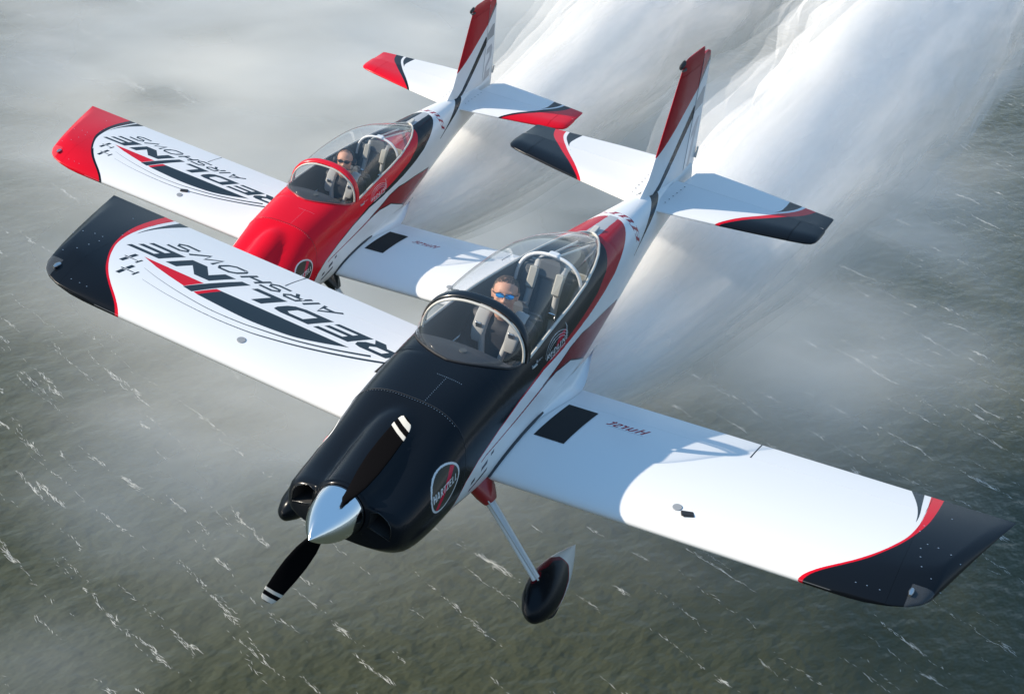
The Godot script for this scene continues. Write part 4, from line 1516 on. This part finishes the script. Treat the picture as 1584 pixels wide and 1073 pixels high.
func pilots(one: Transform3D, two: Transform3D) -> void:
	var hb := head_axes()
	var at := func(x: float, y: float, z: float) -> Vector3: return HEAD + hb * Vector3(x, y, z)
	# body: torso, shoulders, neck, arms, thighs (face looks towards -z)
	var chain := [
		[Vector3(0, 0.26, 0.90), Vector3(0, 0.46, 0.93), 0.145, 0.15], [Vector3(-0.06, 0.50, 0.93), Vector3(0.06, 0.50, 0.93), 0.15, 0.15], [Vector3(-0.145, 0.65, 0.92), Vector3(0.145, 0.65, 0.92), 0.078, 0.078],
		[Vector3(-0.05, 0.60, 0.90), Vector3(0.05, 0.60, 0.90), 0.11, 0.11], [Vector3(0, 0.68, 0.90), Vector3(0, 0.83, 0.865), 0.066, 0.058],
		[Vector3(0.195, 0.645, 0.915), Vector3(0.245, 0.42, 0.83), 0.062, 0.047], [Vector3(0.245, 0.42, 0.83), Vector3(0.075, 0.37, 0.70), 0.043, 0.030],
		[Vector3(-0.195, 0.645, 0.915), Vector3(-0.265, 0.44, 0.84), 0.062, 0.047], [Vector3(-0.265, 0.44, 0.84), Vector3(-0.285, 0.47, 0.655), 0.043, 0.030],
		[Vector3(0.09, 0.26, 0.86), Vector3(0.13, 0.34, 0.50), 0.085, 0.062], [Vector3(-0.09, 0.26, 0.86), Vector3(-0.13, 0.34, 0.50), 0.085, 0.062],
		[Vector3(0.13, 0.34, 0.50), Vector3(0.12, 0.10, 0.32), 0.058, 0.042], [Vector3(-0.13, 0.34, 0.50), Vector3(-0.12, 0.10, 0.32), 0.058, 0.042],
		[Vector3(0.12, 0.08, 0.33), Vector3(0.12, 0.07, 0.18), 0.045, 0.035], [Vector3(-0.12, 0.08, 0.33), Vector3(-0.12, 0.07, 0.18), 0.045, 0.035]]
	var trunk := func(p: Vector3) -> float:
		var d := 1e9
		for c in chain: d = smin(d, capsule(p, c), 0.035)
		return d
	var skin := Color(0.52, 0.27, 0.18)
	var shirt := Color(0.016, 0.018, 0.022)
	var cloth := func(p: Vector3) -> Color:
		if p.y > 0.735 + 0.25 * (p.z - 0.88): return skin
		if p.z < 0.80 and p.y < 0.52 and absf(p.x) > 0.05 and p.y > 0.355 and (capsule(p, chain[6]) < 0.012 or capsule(p, chain[8]) < 0.012) and p.z < 0.775: return skin
		if p.y < 0.30 or (p.z < 0.74 and p.y < 0.42): return Color(0.05, 0.055, 0.065)
		return shirt
	# head with a face
	var skull := [[at.call(0, 0.045, 0.02), at.call(0, 0.03, 0.03), 0.083, 0.086], [at.call(0, 0.03, -0.02), at.call(0, -0.02, -0.02), 0.074, 0.070], [at.call(0, -0.055, -0.035), at.call(0, -0.085, -0.052), 0.055, 0.030], [at.call(0, -0.05, 0.015), at.call(0, -0.13, 0.03), 0.058, 0.055]]
	var bumps := [[at.call(0, 0.012, -0.094), at.call(0, -0.028, -0.112), 0.008, 0.013], [at.call(-0.014, -0.033, -0.100), at.call(0.014, -0.033, -0.100), 0.008, 0.008], [at.call(-0.04, 0.028, -0.080), at.call(0.04, 0.028, -0.080), 0.014, 0.014],
		[at.call(-0.018, -0.058, -0.092), at.call(0.018, -0.058, -0.092), 0.006, 0.006], [at.call(-0.016, -0.068, -0.090), at.call(0.016, -0.068, -0.090), 0.007, 0.007], [at.call(0.0, -0.095, -0.076), at.call(0.0, -0.1, -0.070), 0.016, 0.016],
		[at.call(-0.045, -0.012, -0.070), at.call(-0.05, -0.03, -0.055), 0.014, 0.014], [at.call(0.045, -0.012, -0.070), at.call(0.05, -0.03, -0.055), 0.014, 0.014],
		[at.call(-0.088, 0.018, 0.012), at.call(-0.084, -0.022, 0.004), 0.012, 0.009], [at.call(0.088, 0.018, 0.012), at.call(0.084, -0.022, 0.004), 0.012, 0.009]]
	var sockets := [at.call(-0.033, 0.008, -0.096), at.call(0.033, 0.008, -0.096)]
	var face := func(p: Vector3) -> float:
		var d := 1e9
		for c in skull: d = smin(d, capsule(p, c), 0.03)
		if d > 0.05: return d
		for s in sockets: d = -smin(-d, (p - s).length() - 0.012, 0.012)
		for c in bumps: d = smin(d, capsule(p, c), 0.011)
		return d
	var complexion := func(p: Vector3) -> Color:
		var l: Vector3 = hb.inverse() * (p - HEAD)
		if absf(l.y + 0.063) < 0.009 and absf(l.x) < 0.024 and l.z < -0.08: return Color(0.42, 0.16, 0.13)
		if l.y < -0.035 and l.y > -0.115 and l.z < -0.02: return Color(0.46, 0.24, 0.165)
		return skin
	var st := begin()
	nets(st, Vector3(-0.36, -0.02, 0.10), Vector3(0.36, 0.86, 1.12), 0.015, trunk, cloth)
	nets(st, HEAD - Vector3(0.125, 0.165, 0.145), HEAD + Vector3(0.125, 0.155, 0.145), 0.005, face, complexion)
	# hands: a palm and five fingers each, one round the stick, one on the throttle
	for hand in [[Vector3(0.055, 0.375, 0.69), 1.0, Vector3(-1, 0.0, 0.15), Vector3(0, 0, -1)], [Vector3(-0.285, 0.475, 0.64), -1.0, Vector3(-0.2, -0.35, -1).normalized(), Vector3(0.9, 0, -0.2)]]:
		var w: Vector3 = hand[0]
		var fwd: Vector3 = hand[2].normalized()
		var curl: Vector3 = hand[3].normalized()
		var up := Vector3.UP
		var bones := [[w, w + fwd * 0.055, 0.028, 0.026], [w + up * 0.018, w + fwd * 0.055 + up * 0.028, 0.016, 0.014], [w - up * 0.018, w + fwd * 0.055 - up * 0.026, 0.016, 0.013]]
		for f in 4:
			var k := w + fwd * 0.06 + up * (0.030 - 0.019 * f)
			var l: float = [0.034, 0.038, 0.035, 0.028][f]
			var k2 := k + (fwd * 0.6 + curl * 0.8).normalized() * l
			var k3 := k2 + (curl * 0.8 - fwd * 0.6).normalized() * l * 0.8
			bones.append_array([[k, k2, 0.0095, 0.0085], [k2, k3, 0.0085, 0.0075], [k3, k3 - fwd * l * 0.6, 0.0075, 0.0065]])
		var t0 := w + fwd * 0.015 + up * 0.026
		bones.append_array([[t0, t0 + (fwd * 0.5 + curl + up * 0.5).normalized() * 0.04, 0.012, 0.0105], [t0 + (fwd * 0.5 + curl + up * 0.5).normalized() * 0.04, t0 + (fwd * 1.2 + curl * 1.3 + up * 0.4).normalized() * 0.068, 0.0105, 0.008]])
		var hf := func(p: Vector3) -> float:
			var d := 1e9
			for i in bones.size(): d = smin(d, capsule(p, bones[i]), 0.012 if i < 3 else 0.004)
			return d
		nets(st, w - Vector3.ONE * 0.12, w + Vector3.ONE * 0.12, 0.004, hf, func(_p): return skin)
	var body_mesh := finish(st)
	var flesh := StandardMaterial3D.new()
	flesh.vertex_color_use_as_albedo = true
	flesh.roughness = 0.6
	flesh.subsurf_scatter_enabled = true
	flesh.subsurf_scatter_strength = 0.04
	# hair: close-cropped cap of many short tufts following the skull
	var hair_of := func(seed_at: int, line: float, thick: float) -> ArrayMesh:
		var h := begin()
		h.set_smooth_group(-1)
		var r := RandomNumberGenerator.new()
		r.seed = seed_at
		for i in 6500:
			var d := Vector3(r.randfn(), r.randfn(), r.randfn()).normalized()
			var front := -d.z
			if d.y < line - 0.55 + 0.9 * maxf(front, 0.0) + r.randf_range(-0.05, 0.05): continue
			if front > 0.30 and d.y < line + 0.48 * front + r.randf_range(-0.03, 0.03): continue
			# march out to the surface of the skull
			var p: Vector3 = HEAD + hb * Vector3(0, 0.03, 0.01)
			var dir: Vector3 = hb * d
			var s := 0.05
			for k in 14: s -= face.call(p + dir * s) * 0.9
			var root_at := p + dir * (s - 0.002)
			var lean := (dir + hb * Vector3(r.randfn() * 0.35, 0.10, 1.1)).normalized()
			var tip := root_at + lean * thick * r.randf_range(0.6, 1.3)
			var across := lean.cross(dir + Vector3(0.01, 0.02, 0.03)).normalized() * 0.0026
			for q in [root_at - across, root_at + across, tip, root_at + lean.cross(across).normalized() * 0.004, tip, root_at - lean.cross(across).normalized() * 0.004]: h.add_vertex(q)
		return finish(h)
	var shades_of := func() -> ArrayMesh:
		var g := begin()
		for s in [-1.0, 1.0]:
			var rows := []
			for i in 7:
				var row := PackedVector3Array()
				for k in 9:
					var u := i / 3.0 - 1.0
					var v := k / 4.0 - 1.0
					var m := sqrt(maxf(0.0, 1.0 - absf(v) ** 4 * 0.45))
					var x: float = s * 0.034 + u * 0.029 * m
					row.append(at.call(x, 0.010 + v * 0.0185 * (1.0 - 0.25 * u * u), -0.113 + 2.6 * x * x + 0.10 * v * v * 0.02))
				rows.append(row)
			sheet(g, rows, [])
		return finish(g)
	var frame_of := func() -> ArrayMesh:
		var g := begin()
		for s in [-1.0, 1.0]:
			tube(g, PackedVector3Array([at.call(s * 0.066, 0.016, -0.098), at.call(s * 0.083, 0.018, -0.06), at.call(s * 0.092, 0.014, 0.012)]), [0.0032], 6)
			tube(g, PackedVector3Array([at.call(s * 0.006, 0.014, -0.115), at.call(s * 0.034, 0.030, -0.112), at.call(s * 0.066, 0.020, -0.100)]), [0.003], 6)
		tube(g, PackedVector3Array([at.call(-0.008, 0.014, -0.115), at.call(0.0, 0.017, -0.117), at.call(0.008, 0.014, -0.115)]), [0.003], 6)
		return finish(g)
	var headset_of := func(what: int) -> ArrayMesh:
		var g := begin()
		var band := PackedVector3Array()
		for k in 21:
			var t := PI * k / 20.0
			band.append(at.call(0.100 * cos(t), 0.0 + 0.142 * sin(t), 0.012))
		if what == 0: tube(g, band, [0.008], 8)
		for s in [-1.0, 1.0]:
			if what == int(s * 1.5 + 2.5): tube(g, PackedVector3Array([at.call(s * 0.082, 0.0, 0.008), at.call(s * 0.10, 0.0, 0.008), at.call(s * 0.122, 0.0, 0.008), at.call(s * 0.128, 0.0, 0.008)]), [0.032, 0.038, 0.036, 0.024], 14)
		if what == 2: tube(g, PackedVector3Array([at.call(-0.11, -0.02, 0.0), at.call(-0.095, -0.07, -0.06), at.call(-0.03, -0.073, -0.108)]), [0.004], 6)
		return finish(g)
	# shoulder harness: padded straps with a buckle, and a lap belt
	var strap_of := func(s: float) -> ArrayMesh:
		var g := begin()
		tube(g, PackedVector3Array([Vector3(s * 0.085, 0.70, 1.02), Vector3(s * 0.095, 0.745, 0.93), Vector3(s * 0.105, 0.70, 0.835), Vector3(s * 0.100, 0.58, 0.775), Vector3(s * 0.07, 0.44, 0.762), Vector3(s * 0.03, 0.30, 0.745)]), [0.026, 0.030, 0.030, 0.026, 0.022, 0.022], 10, true, Vector3(s * 1.0, 0.15, 0.0), 1.0)
		return finish(g)
	var pad_of := func(s: float) -> ArrayMesh:
		var g := begin()
		var rows := []
		for q in [[0.955, 0.738, 0.032, 0.008], [0.93, 0.765, 0.044, 0.014], [0.875, 0.762, 0.050, 0.016], [0.815, 0.705, 0.051, 0.016], [0.772, 0.620, 0.050, 0.016], [0.752, 0.560, 0.042, 0.012], [0.750, 0.535, 0.028, 0.006]]:
			var ring := PackedVector3Array()
			var out := Vector3(0, 0.70 - 0.5 * (0.95 - q[0]), -0.35 - 2.6 * (0.95 - q[0])).normalized()
			for k in 16:
				var t := TAU * k / 16
				ring.append(Vector3(s * 0.128, q[1], q[0]) + Vector3(s * 1.0, 0, 0) * signf(cos(t)) * pow(absf(cos(t)), 0.6) * q[2] + out * signf(sin(t)) * pow(absf(sin(t)), 0.7) * q[3])
			rows.append(ring)
		sheet(g, rows, [], true)
		return finish(g)
	var buckle_of := func(s: float, low: bool) -> ArrayMesh:
		var g := begin()
		if not low: block(g, Transform3D(Basis(Vector3.RIGHT, -0.35), Vector3(s * 0.126, 0.655, 0.762)), Vector3(0.050, 0.060, 0.012), 0.005)
		else: block(g, Transform3D(Basis(Vector3.RIGHT, -0.15), Vector3(s * 0.066, 0.45, 0.728)), Vector3(0.05, 0.045, 0.012), 0.005)
		return finish(g)
	var mirror := paint(Color(0.03, 0.36, 0.85), 0.12, 0.55)
	var smoke_lens := paint(Color(0.012, 0.012, 0.014), 0.08)
	var made := {"strap": [strap_of.call(1.0), strap_of.call(-1.0)], "pad": [pad_of.call(1.0), pad_of.call(-1.0)], "buckle": [buckle_of.call(1.0, false), buckle_of.call(-1.0, false), buckle_of.call(1.0, true), buckle_of.call(-1.0, true)]}
	var shades: ArrayMesh = shades_of.call()
	var frame: ArrayMesh = frame_of.call()
	var headset := [headset_of.call(0), headset_of.call(1), headset_of.call(4), headset_of.call(2)]
	for who in 2:
		var root := Node3D.new()
		root.name = "person"
		root.transform = one if who == 0 else two
		add_child(root, true)
		tag(root, ["pilot with short brown hair and blue mirrored sunglasses seated in the black-nosed aeroplane", "pilot with shaved head, black headset and dark glasses seated in the red-nosed aeroplane"][who], "person", "pilots in their cockpits")
		put("body", body_mesh, flesh, root)
		if who == 0: put("hair", hair_of.call(4, 0.30, 0.013), paint(Color(0.17, 0.12, 0.085), 0.7), root)
		else: put("hair", hair_of.call(9, 0.50, 0.006), paint(Color(0.05, 0.035, 0.025), 0.8), root)
		var sg := put("sunglasses", frame, mats.panel, root)
		put("lens", shades, mirror if who == 0 else smoke_lens, sg)
		if who == 1:
			var hset := put("headset", headset[0], mats.panel, root)
			put("ear_cup", headset[1], mats.panel, hset)
			put("ear_cup", headset[2], mats.panel, hset)
			put("microphone_boom", headset[3], mats.panel, hset)
		for k in 2:
			var hs := put("harness_strap", made.strap[k], mats.strap, root)
			put("strap_pad", made.pad[k], mats.padding, hs)
			put("buckle", made.buckle[k], mats.steel, hs)
			put("buckle", made.buckle[k + 2], mats.steel, hs)

# ==================================================================== smoke and mist
func smoke_trail(place: Transform3D, label: String, seed_at: int) -> void:
	# oil smoke: nested see-through layers round the axis of the exhaust, dense at the core and thinning outwards;
	# every layer has its own slow lumps, its own streaks and tears, so that the whole has no skin
	var lump := FastNoiseLite.new()
	lump.seed = seed_at
	lump.frequency = 0.6
	lump.fractal_octaves = 2
	var radius := [[0.7, 0.05], [1.2, 0.12], [1.8, 0.24], [2.5, 0.36], [3.5, 0.50], [5.0, 0.70], [7.0, 0.90], [10.0, 1.12], [15.0, 1.4], [25.0, 1.85], [45.0, 2.6]]
	var layers := 10
	var st := begin()
	st.set_smooth_group(0)
	for k in layers:
		var q := lerpf(0.08, 1.24, pow(float(k) / (layers - 1), 0.9))
		var rows := []
		var uvs := []
		var cols := []
		for i in 141:
			var f := i / 140.0
			var z := 0.75 + 40.0 * pow(f, 1.8)
			var r: float = curve(radius, z)
			var c := Vector3(-0.06 - 0.10 * smoothstep(1.0, 6.0, z), -0.34 - 0.22 * smoothstep(0.8, 4.0, z) - 0.01 * z, z)
			var row := PackedVector3Array()
			var uv := PackedVector2Array()
			var col := PackedColorArray()
			var grow := smoothstep(1.5, 9.0, z)
			var dense := lerpf(1.0, 0.52, smoothstep(1.0, 9.0, z)) * lerpf(1.0, 0.6, smoothstep(10.0, 30.0, z))
			var tau := 6.8 * dense * exp(-pow(q / lerpf(0.90, 0.66, smoothstep(1.5, 5.0, z)), 2.0)) * 0.62
			for j in 49:
				var t := TAU * j / 48.0
				var d := Vector3(cos(t), sin(t), 0)
				var m := lump.get_noise_3d(d.x * 1.0 + k * 7.3, d.y * 1.0, z * 0.16) * 0.20 * grow + lump.get_noise_3d(d.x * 1.8, d.y * 1.8 + k * 5.1, z * 0.40) * 0.08 * grow + lump.get_noise_3d(d.x * 1.5, d.y * 1.5 + 80.0, z * 0.55) * 0.20 * smoothstep(4.0, 12.0, z)
				row.append(c + d * r * q * (1.0 + m))
				uv.append(Vector2(j / 48.0 + k * 0.37, z * 0.11 + k * 0.23))
				var tear := clampf(1.0 + 1.1 * grow * lump.get_noise_3d(d.x * 1.6 + k * 3.7, d.y * 1.6 + 50.0, z * 0.30), 0.3, 1.8)
				col.append(Color(1, 1, 1, 1.0 - exp(-tau * tear)))
			rows.append(row)
			uvs.append(uv)
			cols.append(col)
		for i in rows.size() - 1:
			for j in 48:
				for e in [[i, j], [i, j + 1], [i + 1, j], [i + 1, j], [i, j + 1], [i + 1, j + 1]]:
					st.set_uv(uvs[e[0]][e[1]])
					st.set_color(cols[e[0]][e[1]])
					st.add_vertex(rows[e[0]][e[1]])
	if not mats.has("smoke"):
		var m := StandardMaterial3D.new()
		var n := FastNoiseLite.new()
		n.seed = 31
		n.frequency = 0.009
		n.fractal_octaves = 3
		var nt := NoiseTexture2D.new()
		nt.noise = n
		nt.width = 512
		nt.height = 512
		nt.seamless = true
		nt.seamless_blend_skirt = 0.3
		var ramp := Gradient.new()
		ramp.offsets = PackedFloat32Array([0.15, 0.85])
		ramp.colors = PackedColorArray([Color(1, 1, 1, 0.55), Color(1, 1, 1, 1.0)])
		nt.color_ramp = ramp
		m.albedo_color = srgb(Color(0.96, 0.96, 0.96))
		m.albedo_texture = nt
		m.uv1_scale = Vector3(3.0, 1.0, 1.0)
		m.vertex_color_use_as_albedo = true
		m.transparency = BaseMaterial3D.TRANSPARENCY_ALPHA
		m.roughness = 1.0
		m.specular_mode = BaseMaterial3D.SPECULAR_DISABLED
		m.backlight_enabled = true
		m.backlight = Color(1.0, 1.0, 1.0)
		mats.smoke = m
	var o := put("smoke_trail", finish(st), mats.smoke, self)
	o.transform = place
	tag(o, label, "smoke trail", "smoke trails behind the aeroplanes")

func mist() -> void:
	# old smoke drifting low over the sea: a body of mist sampled in rolling layers, thick where its banks are and thinning out to nothing
	var banks := []   # centre, radius, thickness
	for b in MIST: banks.append([Vector3(b[0], b[1], b[2]), b[3], b[4]])
	var wisp := FastNoiseLite.new()
	wisp.seed = 8
	wisp.frequency = 0.045
	wisp.fractal_octaves = 4
	var st := begin()
	st.set_smooth_group(0)
	var layers := 9
	for k in layers:
		var base := lerpf(-94.0, -34.0, float(k) / (layers - 1))
		var nx := 84
		var nz := 96
		var pts := []
		var cols := []
		for i in nz + 1:
			var row := PackedVector3Array()
			var col := PackedColorArray()
			for j in nx + 1:
				var x := lerpf(-40.0, 210.0, float(j) / nx)
				var z := lerpf(25.0, 330.0, float(i) / nz)
				var y := base + wisp.get_noise_3d(x * 0.5, k * 31.0, z * 0.5) * 3.5
				var dens := 0.0
				for b in banks:
					var d: Vector3 = Vector3(x, y, z) - b[0]
					var e: float = d.length_squared() / (b[1] * b[1])
					if e < 8.0: dens += b[2] * exp(-e)
				var w := 1.0 + 2.2 * wisp.get_noise_3d(x, y * 2.0, z)
				dens *= 0.5 * (w + sqrt(w * w + 0.12))
				var rim := smoothstep(0.0, 0.12, float(j) / nx) * smoothstep(0.0, 0.12, 1.0 - float(j) / nx) * smoothstep(0.0, 0.1, float(i) / nz) * smoothstep(0.0, 0.1, 1.0 - float(i) / nz)
				row.append(Vector3(x, y, z))
				col.append(Color(1, 1, 1, clampf((1.0 - exp(-maxf(dens, 0.0))) * rim, 0.0, 1.0)))
			pts.append(row)
			cols.append(col)
		for i in nz:
			for j in nx:
				if cols[i][j].a + cols[i][j + 1].a + cols[i + 1][j].a + cols[i + 1][j + 1].a < 0.004: continue
				for e in [[i, j], [i, j + 1], [i + 1, j], [i + 1, j], [i, j + 1], [i + 1, j + 1]]:
					st.set_color(cols[e[0]][e[1]])
					st.add_vertex(pts[e[0]][e[1]])
	var m := StandardMaterial3D.new()
	m.albedo_color = srgb(Color(0.74, 0.75, 0.74))
	m.vertex_color_use_as_albedo = true
	m.transparency = BaseMaterial3D.TRANSPARENCY_ALPHA
	m.roughness = 1.0
	m.specular_mode = BaseMaterial3D.SPECULAR_DISABLED
	m.backlight_enabled = true
	m.backlight = Color(0.8, 0.8, 0.8)
	tag(put("mist", finish(st), m, self), "pale grey mist of old smoke drifting over the sea behind the aeroplanes", "mist", "", "stuff")

# banks of mist: x, y, z, radius, thickness
const MIST := [[92, -50, 128, 18.0, 0.55], [74, -50, 122, 17.0, 0.50], [66, -48, 136, 18.0, 0.55], [52, -48, 142, 20.0, 0.55], [70, -52, 94, 12.0, 0.16], [64, -53, 107, 16.0, 0.34], [51, -52, 113, 18.0, 0.4], [51, -54, 100, 14.0, 0.4], [60, -54, 84, 10.0, 0.10],
	[38, -50, 130, 20.0, 0.35], [27, -54, 120, 14.0, 0.3], [42, -56, 72, 6.5, 0.38], [46, -57, 63, 5.0, 0.28], [40, -54, 73, 5.0, 0.26], [41, -58, 50, 5.0, 0.16], [38, -58, 90, 9.0, 0.25], [17, -54, 110, 10.0, 0.28],
	[9, -58, 120, 8.0, 0.24], [22, -57, 96, 7.0, 0.18], [16, -52, 124, 12.0, 0.25], [13, -50, 160, 13.0, 0.14], [48, -56, 80, 7.0, 0.12], [46, -58, 98, 11.0, 0.3], [48, -50, 134, 20.0, 0.4], [33, -50, 146, 18.0, 0.3]]
